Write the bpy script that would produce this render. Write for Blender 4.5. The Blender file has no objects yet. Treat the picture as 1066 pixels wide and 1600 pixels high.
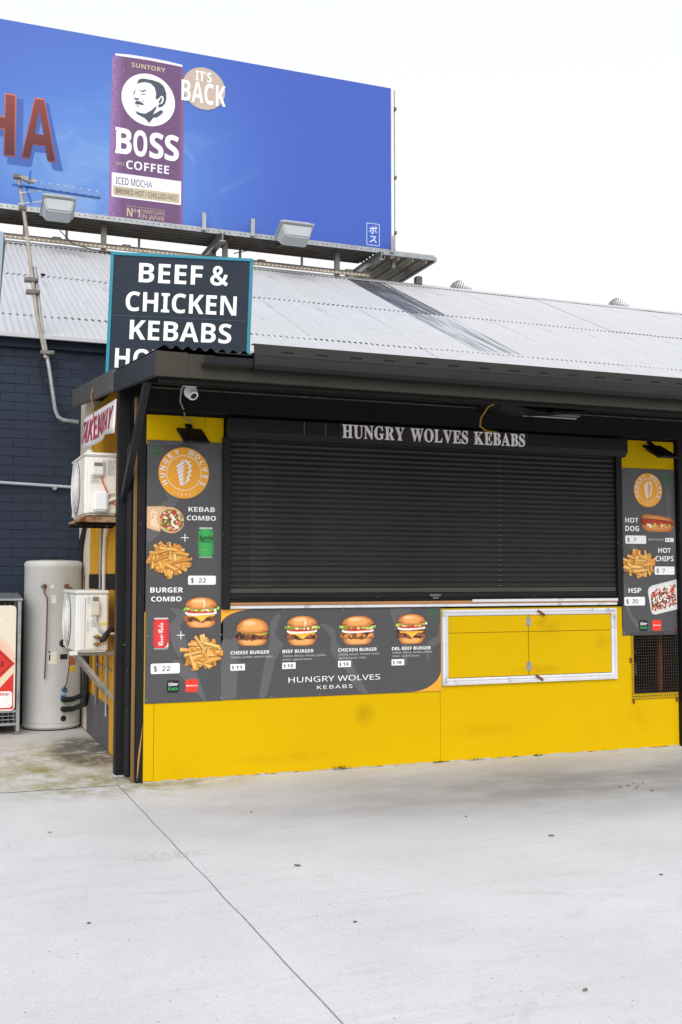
import bpy, bmesh, math, random
from mathutils import Vector, Matrix, geometry
random.seed(7)
R = math.radians
scene = bpy.context.scene
col = scene.collection

# ------------------------------------------------------------------ camera, sky, sun, exposure
cam_d = bpy.data.cameras.new('camera')
cam = bpy.data.objects.new('camera', cam_d); col.objects.link(cam)
cam.location = (-1.5763, -8.1431, 1.53)
cam.rotation_euler = (R(93.454), 0, R(-21.213))
cam_d.sensor_fit = 'VERTICAL'; cam_d.sensor_height = 36; cam_d.lens = 38.02
cam_d.clip_start = 0.05; cam_d.clip_end = 2000
scene.camera = cam

SUN_EL, SUN_AZ = R(38), R(206)          # azimuth the light comes from, clockwise from +Y
world = bpy.data.worlds.new('World'); scene.world = world; world.use_nodes = True
wn = world.node_tree; wn.nodes.clear()
sky = wn.nodes.new('ShaderNodeTexSky'); sky.sky_type = 'NISHITA'; sky.sun_disc = False
sky.sun_elevation = SUN_EL; sky.sun_rotation = SUN_AZ; sky.dust_density = 4; sky.air_density = 1.2
hs = wn.nodes.new('ShaderNodeHueSaturation'); hs.inputs['Saturation'].default_value = 0.12
mx = wn.nodes.new('ShaderNodeMix'); mx.data_type = 'RGBA'; mx.inputs[0].default_value = 0.7
mx.inputs[7].default_value = (9.7, 9.9, 10.3, 1)      # even cloud layer over the blue
bg = wn.nodes.new('ShaderNodeBackground'); bg.inputs['Strength'].default_value = 0.095
wo = wn.nodes.new('ShaderNodeOutputWorld')
wn.links.new(sky.outputs[0], hs.inputs['Color']); wn.links.new(hs.outputs[0], mx.inputs[6])
wn.links.new(mx.outputs[2], bg.inputs[0]); wn.links.new(bg.outputs[0], wo.inputs[0])

sd = bpy.data.lights.new('sun', 'SUN'); sd.energy = 1.5; sd.angle = R(50); sd.color = (1, 0.97, 0.93)
sun = bpy.data.objects.new('sun', sd); col.objects.link(sun)
dv = Vector((math.sin(SUN_AZ)*math.cos(SUN_EL), math.cos(SUN_AZ)*math.cos(SUN_EL), math.sin(SUN_EL)))
sun.rotation_euler = dv.to_track_quat('Z', 'Y').to_euler()
sun.location = (0, -10, 20)
scene.view_settings.view_transform = 'Standard'; scene.view_settings.look = 'None'
scene.view_settings.gamma = 1; scene.view_settings.exposure = 0.42
scene.view_settings.use_curve_mapping = False
scene.render.engine = 'CYCLES'
scene.cycles.max_bounces = 8; scene.cycles.use_denoising = True

# ------------------------------------------------------------------ helpers
def S(r, g, b):
    f = lambda c: (c/12.92 if c <= 0.04045 else ((c+0.055)/1.055)**2.4)
    return (f(r/255), f(g/255), f(b/255))

MATS = {}
def mat(name, c, rough=0.55, metal=0.0, var=0.12, vs=2.5, bump=0.0, bs=80, spec=0.3,
        dirt=None, dirt_s=1.5, dirt_lo=0.55, dirt_hi=0.72, chip=None, chip_s=60, chip_t=0.72, stretch=(1, 1, 1), coat=0, blots=()):
    """paint / metal with slow tone drift, optional dirt patches, chips and fine relief"""
    if name in MATS: return MATS[name]
    m = bpy.data.materials.new(name); m.use_nodes = True
    nt = m.node_tree; N = nt.nodes; L = nt.links
    b = N['Principled BSDF']
    b.inputs['Metallic'].default_value = metal; b.inputs['Specular IOR Level'].default_value = spec
    b.inputs['Coat Weight'].default_value = coat
    tc = N.new('ShaderNodeTexCoord'); mp = N.new('ShaderNodeMapping'); mp.inputs['Scale'].default_value = stretch
    L.new(tc.outputs['Object'], mp.inputs['Vector'])
    def noise(s, d=4, r=0.6):
        n = N.new('ShaderNodeTexNoise'); n.inputs['Scale'].default_value = s
        n.inputs['Detail'].default_value = d; n.inputs['Roughness'].default_value = r
        L.new(mp.outputs[0], n.inputs['Vector']); return n
    def ramp(n, lo, hi):
        r = N.new('ShaderNodeMapRange'); r.inputs[1].default_value = lo; r.inputs[2].default_value = hi
        L.new(n.outputs['Fac'], r.inputs[0]); return r
    def mix(fac, a, bcol):
        x = N.new('ShaderNodeMix'); x.data_type = 'RGBA'
        L.new(fac.outputs[0], x.inputs[0])
        if isinstance(a, tuple): x.inputs[6].default_value = (*a, 1)
        else: L.new(a.outputs[2], x.inputs[6])
        x.inputs[7].default_value = (*bcol, 1); return x
    n1 = noise(vs, 6)
    lo = tuple(max(0, v*(1-var)) for v in c); hi = tuple(min(0.95, v*(1+var)) for v in c)
    cur = mix(ramp(n1, 0.3, 0.7), lo, hi)
    if dirt: cur = mix(ramp(noise(dirt_s, 8, 0.65), dirt_lo, dirt_hi), cur, dirt)
    if chip: cur = mix(ramp(noise(chip_s, 3, 0.5), chip_t, chip_t+0.02), cur, chip)
    for (bx_, by_, bz_, rx_, rz_, cc_, am_) in blots:
        bm_ = N.new('ShaderNodeMapping'); bm_.vector_type = 'TEXTURE'; bm_.inputs['Location'].default_value = (bx_, by_, bz_); bm_.inputs['Scale'].default_value = (rx_, 1, rz_)
        L.new(tc.outputs['Object'], bm_.inputs[0]); gd = N.new('ShaderNodeTexGradient'); gd.gradient_type = 'SPHERICAL'; L.new(bm_.outputs[0], gd.inputs[0])
        mm = N.new('ShaderNodeMath'); mm.operation = 'MULTIPLY'; L.new(gd.outputs['Fac'], mm.inputs[0]); L.new(ramp(noise(9, 5), 0.25, 0.6).outputs[0], mm.inputs[1])
        m2 = N.new('ShaderNodeMath'); m2.operation = 'MULTIPLY'; L.new(mm.outputs[0], m2.inputs[0]); m2.inputs[1].default_value = am_
        cur = mix(m2, cur, cc_)
    L.new(cur.outputs[2], b.inputs['Base Color'])
    rr = ramp(noise(vs*4, 5), 0.25, 0.75)
    rr.inputs[3].default_value = max(0.05, rough-0.09); rr.inputs[4].default_value = min(1, rough+0.09)
    L.new(rr.outputs[0], b.inputs['Roughness'])
    if bump:
        bp = N.new('ShaderNodeBump'); bp.inputs['Strength'].default_value = bump; bp.inputs['Distance'].default_value = 0.01
        L.new(noise(bs, 6).outputs['Fac'], bp.inputs['Height']); L.new(bp.outputs[0], b.inputs['Normal'])
    MATS[name] = m; return m

def print_mat(name='printed_ink', rough=0.5):
    if name in MATS: return MATS[name]
    m = bpy.data.materials.new(name); m.use_nodes = True
    nt = m.node_tree; b = nt.nodes['Principled BSDF']; b.inputs['Roughness'].default_value = rough
    b.inputs['Specular IOR Level'].default_value = 0.35
    a = nt.nodes.new('ShaderNodeVertexColor'); a.layer_name = 'Col'
    tc = nt.nodes.new('ShaderNodeTexCoord'); n = nt.nodes.new('ShaderNodeTexNoise'); n.inputs['Scale'].default_value = 70
    nt.links.new(tc.outputs['Object'], n.inputs['Vector'])
    r = nt.nodes.new('ShaderNodeMapRange'); r.inputs[3].default_value = 0.86; r.inputs[4].default_value = 1.1
    nt.links.new(n.outputs['Fac'], r.inputs[0])
    x = nt.nodes.new('ShaderNodeMix'); x.data_type = 'RGBA'; x.blend_type = 'MULTIPLY'; x.inputs[0].default_value = 1
    nt.links.new(a.outputs[0], x.inputs[6]); nt.links.new(r.outputs[0], x.inputs[7])
    nt.links.new(x.outputs[2], b.inputs['Base Color'])
    MATS[name] = m; return m

ORG = {}
def thing(name, loc, label, cat, group=None):
    o = bpy.data.objects.new(name, None); col.objects.link(o); o.location = loc
    o.empty_display_size = 0.2
    o['label'] = label; o['category'] = cat
    if group: o['group'] = group
    ORG[o] = Vector(loc); return o

class MB:
    """collects world-space geometry; build() links it as one mesh object"""
    def __init__(s): s.v = []; s.f = []; s.c = []
    def add(s, vs, fs, c=None):
        k = len(s.v); s.v += [Vector(p) for p in vs]
        for f in fs: s.f.append([i+k for i in f]); s.c.append(c)
        return s
    def box(s, x0, x1, y0, y1, z0, z1, c=None):
        v = [(x, y, z) for z in (z0, z1) for y in (y0, y1) for x in (x0, x1)]
        return s.add(v, [(0, 2, 3, 1), (4, 5, 7, 6), (0, 1, 5, 4), (2, 6, 7, 3), (0, 4, 6, 2), (1, 3, 7, 5)], c)
    def obox(s, c, U, V, N, a, b, d, cc=None):
        c = Vector(c); U, V, N = Vector(U)*a/2, Vector(V)*b/2, Vector(N)*d/2
        v = [c+U*i+V*j+N*k for k in (-1, 1) for j in (-1, 1) for i in (-1, 1)]
        return s.add(v, [(0, 2, 3, 1), (4, 5, 7, 6), (0, 1, 5, 4), (2, 6, 7, 3), (0, 4, 6, 2), (1, 3, 7, 5)], cc)
    def bar(s, p, q, w, h, up=(0, 0, 1)):
        p, q = Vector(p), Vector(q); d = (q-p).normalized(); u = d.cross(Vector(up))
        if u.length < 1e-4: u = d.cross(Vector((1, 0, 0)))
        u.normalize(); n = u.cross(d)
        return s.obox((p+q)/2, d, u, n, (q-p).length, w, h)
    def tube(s, pts, r, seg=10, cap=True):
        pts = [Vector(p) for p in pts]; rs = r if isinstance(r, (list, tuple)) else [r]*len(pts)
        k = len(s.v); ref = None
        for i, p in enumerate(pts):
            d = (pts[min(i+1, len(pts)-1)]-pts[max(i-1, 0)]).normalized()
            if ref is None: ref = d.orthogonal().normalized()
            u = (ref-d*ref.dot(d)).normalized(); ref = u; w = d.cross(u)
            for j in range(seg):
                a = 2*math.pi*j/seg; s.v.append(p+(u*math.cos(a)+w*math.sin(a))*rs[i])
        for i in range(len(pts)-1):
            for j in range(seg):
                j2 = (j+1) % seg
                s.f.append([k+i*seg+j, k+i*seg+j2, k+(i+1)*seg+j2, k+(i+1)*seg+j]); s.c.append(None)
        if cap:
            s.f.append([k+j for j in range(seg)][::-1]); s.c.append(None)
            e = k+(len(pts)-1)*seg; s.f.append([e+j for j in range(seg)]); s.c.append(None)
        return s
    def lathe(s, c, prof, seg=32, axis=(0, 0, 1)):
        ax = Vector(axis).normalized(); u = ax.orthogonal().normalized(); w = ax.cross(u); c = Vector(c); k = len(s.v)
        for r, h in prof:
            for j in range(seg):
                a = 2*math.pi*j/seg; s.v.append(c+ax*h+(u*math.cos(a)+w*math.sin(a))*max(r, 1e-4))
        for i in range(len(prof)-1):
            for j in range(seg):
                j2 = (j+1) % seg
                s.f.append([k+i*seg+j, k+i*seg+j2, k+(i+1)*seg+j2, k+(i+1)*seg+j]); s.c.append(None)
        return s
    def prism(s, prof, p, q, a=(0, 1, 0), b=(0, 0, 1)):
        """2-D profile (along a, b) swept from p to q"""
        p, q, a, b = Vector(p), Vector(q), Vector(a), Vector(b); n = len(prof)
        v = [p+a*x+b*y for x, y in prof]+[q+a*x+b*y for x, y in prof]
        s.add(v, [[i, (i+1) % n, n+(i+1) % n, n+i] for i in range(n)]+[list(range(n))[::-1], [n+i for i in range(n)]])
        return s
    def build(s, name, m, parent=None, bevel=0, smooth=None, seg=1, kind=None, label=None):
        o0 = ORG.get(parent, Vector((0, 0, 0)))
        me = bpy.data.meshes.new(name)
        me.from_pydata([tuple(p-o0) for p in s.v], [], s.f)
        if any(c is not None for c in s.c):
            at = me.color_attributes.new('Col', 'FLOAT_COLOR', 'CORNER'); i = 0
            buf = []
            for f, c in zip(s.f, s.c):
                for j in range(len(f)):
                    cc = c[j] if (c and isinstance(c[0], tuple)) else (c or (0.5, 0.5, 0.5)); buf += [*cc, 1]
            at.data.foreach_set('color', buf)
        if bevel or smooth is not None or not any(c is not None for c in s.c):
            bm = bmesh.new(); bm.from_mesh(me)
            bmesh.ops.recalc_face_normals(bm, faces=bm.faces)
            if bevel:
                es = [e for e in bm.edges if len(e.link_faces) == 2 and e.calc_face_angle(0) > 0.5]
                bmesh.ops.bevel(bm, geom=es, offset=bevel, segments=seg, affect='EDGES', clamp_overlap=True)
            bm.to_mesh(me); bm.free()
        if smooth is not None:
            me.shade_smooth(); me.set_sharp_from_angle(angle=R(smooth))
        if m: me.materials.append(m)
        o = bpy.data.objects.new(name, me); col.objects.link(o)
        if parent: o.parent = parent
        ORG[o] = o0
        if kind: o['kind'] = kind
        if label: o['label'] = label
        return o

def solo(name, mb, m, loc, label, cat, group=None, **kw):
    ORG['_'] = Vector(loc); o = mb.build(name, m, None, **kw)
    for v in o.data.vertices: v.co -= Vector(loc)
    o.location = loc; o['label'] = label; o['category'] = cat
    if group: o['group'] = group
    return o

def child_copy(src, name, parent, loc, rot=None, m=None):
    o = bpy.data.objects.new(name, src); col.objects.link(o); o.parent = parent
    o.location = Vector(loc)-ORG.get(parent, Vector((0, 0, 0)))
    if rot: o.rotation_euler = rot
    return o

# ---- flat print: polygons and lettering on a plane
class Plane:
    def __init__(s, O, U=(1, 0, 0), V=(0, 0, 1)):
        s.O, s.U, s.V = Vector(O), Vector(U).normalized(), Vector(V).normalized(); s.N = s.U.cross(s.V)
    def p(s, x, z, n=0): return s.O+s.U*x+s.V*z+s.N*n

_fc = {}
STY = {'sb': (0x1D5D4, 0x1D5EE, 0x1D7EC, .714), 'sr': (0x1D5A0, 0x1D5BA, 0x1D7E2, .714), 'se': (0x1D400, 0x1D41A, 0x1D7CE, .678), 'sc': (0x1D4D0, 0x1D4EA, 0x1D7CE, .622)}
def styled(body, st):
    """letters of the bold sans / sans / bold serif / bold script alphabets"""
    if st not in STY: return body
    A, a, d, _ = STY[st]; out = ''
    for ch in body:
        if 'A' <= ch <= 'Z': out += chr(A+ord(ch)-65)
        elif 'a' <= ch <= 'z': out += chr(a+ord(ch)-97)
        elif '0' <= ch <= '9': out += chr(d+ord(ch)-48)
        else: out += ch
    return out
cu = bpy.data.curves.new('t', 'FONT'); cu.resolution_u = 4
_to = bpy.data.objects.new('t', cu); col.objects.link(_to)
def capof(st): return STY[st][3] if st in STY else 0.682
def glyphs(body, bold=0.0, shear=0.0, space=1.0, st='sb'):
    key = (body, bold, shear, space, st)
    if key not in _fc:
        cu.body = styled(body, st); cu.offset = bold; cu.shear = shear; cu.space_character = space
        dg = bpy.context.evaluated_depsgraph_get(); dg.update()
        me = bpy.data.meshes.new_from_object(_to.evaluated_get(dg))
        _fc[key] = ([v.co.copy() for v in me.vertices], [list(p.vertices) for p in me.polygons])
        bpy.data.meshes.remove(me)
    return _fc[key]

class Print:
    def __init__(s, plane, n=0.002): s.pl = plane; s.n = n; s.mb = MB(); s.k = 0
    def _n(s, lay): s.k += 1; return s.n+lay*0.0007+s.k*9e-6
    def poly(s, pts, c, lay=0, rim=None):
        """filled outline; with rim the colour runs from c in the middle to rim at the outline"""
        n = s._n(lay)
        if rim:
            cx = sum(p[0] for p in pts)/len(pts); cz = sum(p[1] for p in pts)/len(pts)
            inn = [((p[0]-cx)*0.55+cx, (p[1]-cz)*0.55+cz) for p in pts]; N = len(pts)
            v = [s.pl.p(*p, n) for p in pts]+[s.pl.p(*p, n) for p in inn]; k = len(s.mb.v); s.mb.v += v
            for i in range(N):
                j = (i+1) % N
                s.mb.f.append([k+i, k+j, k+N+j, k+N+i]); s.mb.c.append([rim, rim, c, c])
            s.mb.f.append([k+N+i for i in range(N)]); s.mb.c.append(c)
        else:
            tri = geometry.tessellate_polygon([[Vector((p[0], p[1], 0)) for p in pts]])
            fs = []
            for t in tri:
                a, b, d = (Vector(pts[i]) for i in t)
                fs.append(list(t) if (b-a).cross(d-a) > 0 else list(t)[::-1])
            s.mb.add([s.pl.p(*p, n) for p in pts], fs, c)
        return s
    def rect(s, x0, x1, z0, z1, c, lay=0): return s.poly([(x0, z0), (x1, z0), (x1, z1), (x0, z1)], c, lay)
    def rrect(s, x0, x1, z0, z1, r, c, lay=0, rim=None):
        pts = []
        for cx, cz, a0 in ((x1-r, z1-r, 0), (x0+r, z1-r, 90), (x0+r, z0+r, 180), (x1-r, z0+r, 270)):
            for i in range(5): a = R(a0+i*22.5); pts.append((cx+r*math.cos(a), cz+r*math.sin(a)))
        return s.poly(pts, c, lay, rim)
    def ell(s, cx, cz, rx, rz, c, lay=0, rim=None, rot=0, n=24, wob=0):
        pts = []
        for i in range(n):
            a = 2*math.pi*i/n; k = 1+random.uniform(-wob, wob)
            x, z = rx*k*math.cos(a), rz*k*math.sin(a); pts.append((cx+x*math.cos(rot)-z*math.sin(rot), cz+x*math.sin(rot)+z*math.cos(rot)))
        return s.poly(pts, c, lay, rim)
    def ring(s, cx, cz, r, w, c, lay=0, n=40):
        k = len(s.mb.v)
        for i in range(n):
            a = 2*math.pi*i/n
            for q in (r-w/2, r+w/2): s.mb.v.append(s.pl.p(cx+q*math.cos(a), cz+q*math.sin(a), s._n(lay)))
        for i in range(n):
            j = (i+1) % n; s.mb.f.append([k+2*i, k+2*i+1, k+2*j+1, k+2*j]); s.mb.c.append(c)
        return s
    def line(s, pts, w, c, lay=0):
        for (a, b), (d, e) in zip(pts[:-1], pts[1:]):
            L = math.hypot(d-a, e-b) or 1e-6; nx, nz = -(e-b)/L*w/2, (d-a)/L*w/2
            s.poly([(a+nx, b+nz), (a-nx, b-nz), (d-nx, e-nz), (d+nx, e+nz)], c, lay)
        return s
    def text(s, body, x0, x1, zb, cap, c, lay=0, bold=0.012, shear=0, space=1.0, rot=0, top=None, st='sb'):
        bold = ((0 if 'A' in body else max(0, bold-.03)) if st == 'sb' else 0 if st == 'sr' else bold)
        vs, fs = glyphs(body, bold, shear, space, st)
        mnx = min(v.x for v in vs); mxx = max(v.x for v in vs); kx = (x1-x0)/(mxx-mnx); kz = cap/(capof(st)+2*bold)
        out = []
        for v in vs:
            a, b = (v.x-mnx)*kx, (v.y+bold)*kz
            out.append(s.pl.p(x0+a*math.cos(rot)-b*math.sin(rot), zb+a*math.sin(rot)+b*math.cos(rot), s._n(lay)))
        cc = c
        if top:
            k = len(s.mb.v); s.mb.v += out; zs = [v.y for v in vs]; lo, hi = min(zs), max(zs)
            g = lambda i: tuple(c[q]+(top[q]-c[q])*(vs[i].y-lo)/(hi-lo) for q in range(3))
            for f in fs: s.mb.f.append([i+k for i in f]); s.mb.c.append([g(i) for i in f])
        else: s.mb.add(out, fs, cc)
        return s
    def scatter(s, cx, cz, rx, rz, n, size, cols, lay=0, asp=1.0, inside=None, clip=None):
        for i in range(n):
            for _ in range(20):
                a = random.uniform(-1, 1); b = random.uniform(-1, 1)
                if a*a+b*b < 1: break
            x, z = cx+a*rx, cz+b*rz
            if clip: x = min(max(x, clip[0]+size), clip[1]-size)
            k = random.uniform(0.6, 1.3); q = random.choice(cols); j = random.uniform(0.85, 1.15)
            s.ell(x, z, size*k, size*k*asp, tuple(v*j for v in q), lay+i % 3, rot=random.uniform(0, 3), n=6, wob=0.25)
        return s
    def build(s, name, parent, m=None, label=None): return s.mb.build(name, m or print_mat(), parent, label=label)

def lettering(pl, parent, body, x0, x1, zb, cap, c, bold=0.012, n=0.003, name='lettering', **kw):
    return Print(pl, n).text(body, x0, x1, zb, cap, c, bold=bold, **kw).build(name, parent)

# ------------------------------------------------------------------ materials
YEL = S(209, 170, 0)
m_yellow = mat('yellow_paint', YEL, 0.55, spec=0.08, var=0.035, vs=1.2, bump=0.05, bs=140, dirt=S(205, 150, 10), dirt_s=2.2, dirt_lo=0.62, dirt_hi=0.9, chip=S(120, 90, 20), chip_s=38, chip_t=0.77,
    blots=((-.65, -.5, .43, .11, .12, S(130, 102, 10), .6), (1.05, -.5, 1.12, .16, .1, S(150, 110, 20), .45), (.95, -.5, .74, .3, .05, S(140, 100, 20), .5), (1.6, -.5, .95, .1, .1, S(160, 120, 20), .4), (.4, -.5, .25, .5, .08, S(165, 128, 10), .3), (-1.3, -.5, .12, .6, .06, S(160, 125, 20), .3), (2.0, -.5, .3, .2, .2, S(165, 128, 10), .2)))
m_yellow_old = mat('aged_yellow_paint', S(205, 150, 20), 0.55, var=0.12, vs=2, bump=0.15, bs=60, dirt=S(120, 95, 40), dirt_s=3, dirt_lo=0.55, dirt_hi=0.8, chip=S(70, 65, 55), chip_s=30, chip_t=0.7)
m_black = mat('black_paint', S(25, 25, 27), 0.5, spec=0.2, var=0.2, bump=0.08, bs=120, chip=S(150, 150, 145), chip_s=45, chip_t=0.73)
m_black_flat = mat('flat_black_lining', S(13, 13, 14), 0.75, var=0.3, vs=4, bump=0.2, bs=40, dirt=S(30, 26, 22), dirt_s=3, dirt_lo=0.6, dirt_hi=0.85)
m_hood = mat('shutter_hood_paint', S(20, 21, 23), 0.45, var=0.15, dirt=S(34, 33, 32), dirt_s=4, dirt_lo=0.6, dirt_hi=0.8)
m_slat = mat('shutter_slat_paint', S(37, 35, 33), 0.45, var=0.2, vs=3, spec=0.3, dirt=S(56, 54, 50), dirt_s=5, dirt_lo=0.6, dirt_hi=0.82, chip=S(110, 110, 108), chip_s=40, chip_t=0.74, stretch=(0.35, 1, 2.5))
m_fascia = mat('olive_grey_fascia', S(54, 51, 42), 0.45, var=0.12, vs=3, dirt=S(40, 38, 34), dirt_s=3, dirt_lo=0.55, dirt_hi=0.8)
m_gutter = mat('charcoal_gutter', S(24, 24, 27), 0.38, var=0.15, dirt=S(40, 39, 37), dirt_s=3, dirt_lo=0.6, dirt_hi=0.85)
m_navy = mat('navy_fascia', S(30, 34, 43), 0.5, var=0.08, vs=2, bump=0.03)
m_barge = mat('grey_barge', S(80, 78, 78), 0.5, var=0.1)
m_alu = mat('weathered_white_aluminium', S(214, 214, 217), 0.4, var=0.06, vs=6, dirt=S(138, 134, 130), dirt_s=9, dirt_lo=0.56, dirt_hi=0.78)
m_galv = mat('galvanised_steel', S(165, 168, 170), 0.42, metal=0.75, var=0.18, vs=8, dirt=S(118, 100, 84), dirt_s=3, dirt_lo=0.58, dirt_hi=0.85)
m_galv_dark = mat('weathered_galvanised_steel', S(120, 116, 110), 0.55, metal=0.5, var=0.25, vs=5, dirt=S(92, 64, 44), dirt_s=2.5, dirt_lo=0.52, dirt_hi=0.75)
m_rust = mat('rust', S(118, 66, 42), 0.8, var=0.35, vs=9, bump=0.4, bs=60)
m_ac = mat('ivory_plastic_metal', S(226, 222, 214), 0.42, var=0.05, vs=3, dirt=S(186, 176, 160), dirt_s=2.5, dirt_lo=0.6, dirt_hi=0.85)
m_ac2 = mat('pale_grey_casing', S(216, 216, 212), 0.42, var=0.05, vs=3, dirt=S(170, 162, 150), dirt_s=2.5, dirt_lo=0.6, dirt_hi=0.85)
m_white = mat('white_plastic', S(236, 236, 236), 0.35, var=0.04)
m_heater = mat('heater_enamel', S(190, 190, 189), 0.34, var=0.05, vs=2, dirt=S(158, 152, 143), dirt_s=2.5, dirt_lo=0.64, dirt_hi=0.9, coat=0.1)
m_dark = mat('dark_rubber', S(34, 34, 36), 0.55, var=0.2, vs=8)
m_grille = mat('fan_grille_paint', S(214, 214, 212), 0.4, var=0.05)
m_brass = mat('brass_fitting', S(150, 120, 70), 0.4, metal=0.8, var=0.2, vs=20)
m_copper = mat('dull_copper_pipe', S(120, 92, 76), 0.5, metal=0.6, var=0.2, vs=14)
m_brick = mat('navy_painted_brick', S(45, 53, 67), 0.6, spec=.15, var=0.14, vs=3, bump=0.35, bs=35, dirt=S(38, 43, 54), dirt_s=1.2, dirt_lo=0.5, dirt_hi=0.75, chip=S(120, 122, 125), chip_s=30, chip_t=0.8)
m_mortar = mat('navy_painted_mortar', S(42, 49, 62), 0.7, spec=.15, var=0.15, vs=5, bump=0.3, bs=50)
m_roofw = mat('white_roof_paint', S(184, 185, 188), 0.5, var=0.06, vs=1.2, dirt=S(150, 148, 147), dirt_s=2, dirt_lo=0.58, dirt_hi=0.82, chip=S(120, 112, 105), chip_s=7, chip_t=0.79, stretch=(1.5, 0.35, 1))
m_roofbare = mat('bare_zinc_roof', S(128, 130, 136), 0.34, metal=0.85, var=0.15, vs=3, stretch=(3, 0.5, 1))
def bare_roof(lo, hi, nm):
    m = bpy.data.materials.new(nm); m.use_nodes = True; nt = m.node_tree; N = nt.nodes; L = nt.links; b = N['Principled BSDF']
    tc = N.new('ShaderNodeTexCoord'); mp = N.new('ShaderNodeMapping'); mp.inputs['Scale'].default_value = (13, .4, 1); L.new(tc.outputs['Object'], mp.inputs[0])
    n = N.new('ShaderNodeTexNoise'); n.inputs['Scale'].default_value = 1.4; n.inputs['Detail'].default_value = 6; n.inputs['Roughness'].default_value = .65; L.new(mp.outputs[0], n.inputs['Vector'])
    r = N.new('ShaderNodeMapRange'); r.inputs[1].default_value = lo; r.inputs[2].default_value = hi; L.new(n.outputs['Fac'], r.inputs[0])
    x = N.new('ShaderNodeMix'); x.data_type = 'RGBA'; x.inputs[6].default_value = (*S(100, 101, 105), 1); x.inputs[7].default_value = (*S(188, 190, 196), 1); L.new(r.outputs[0], x.inputs[0]); L.new(x.outputs[2], b.inputs['Base Color'])
    q = N.new('ShaderNodeMapRange'); q.inputs[3].default_value = .5; q.inputs[4].default_value = .0; L.new(r.outputs[0], q.inputs[0]); L.new(q.outputs[0], b.inputs['Metallic']); b.inputs['Roughness'].default_value = .4
    return m
m_roofworn = bare_roof(.36, .60, 'half_painted_roof'); m_roofbare = bare_roof(.52, .70, 'bare_roof_iron')
m_cream = mat('cream_render', S(214, 204, 186), 0.7, var=0.08, vs=3, bump=0.15, bs=50, dirt=S(170, 158, 138), dirt_s=3, dirt_lo=0.58, dirt_hi=0.8)
m_greybase = mat('grey_base_paint', S(84, 84, 88), 0.6, var=0.2, vs=4, bump=0.2, bs=40, dirt=S(70, 66, 58), dirt_s=3, dirt_lo=0.52, dirt_hi=0.75)
m_wood = mat('raw_timber', S(176, 124, 76), 0.65, var=0.2, vs=4, stretch=(0.15, 2, 2), dirt=S(110, 80, 55), dirt_s=6, dirt_lo=0.55, dirt_hi=0.8)
m_grey = mat('menu_board_grey', S(74, 73, 74), 0.35, var=0.05, vs=1.5, spec=0.5)
m_teal = mat('teal_sign_frame', S(30, 128, 150), 0.4, var=0.08, vs=4)
m_signnavy = mat('navy_sign_face', S(40, 49, 61), 0.55, var=0.06, vs=2, spec=.15)
m_side_bl = mat('pale_blue_grey_sign', S(150, 168, 180), 0.45, var=0.06)
m_steel = mat('painted_steel_strut', S(30, 33, 40), 0.35, var=0.15)
m_glass = mat('grey_lens', S(120, 124, 128), 0.2, var=0.1)
m_soil = mat('ground_soil', S(70, 68, 64), 0.9, var=0.25, vs=1.5, bump=0.3, bs=10)
m_leafdry = mat('dry_leaf', S(128, 98, 74), 0.8, var=0.3, vs=30)
m_peb = mat('dark_gum_spot', S(70, 68, 68), 0.8, var=0.3, vs=30)
m_weed = mat('weed_green', S(92, 110, 52), 0.7, var=0.3, vs=20)

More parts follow.
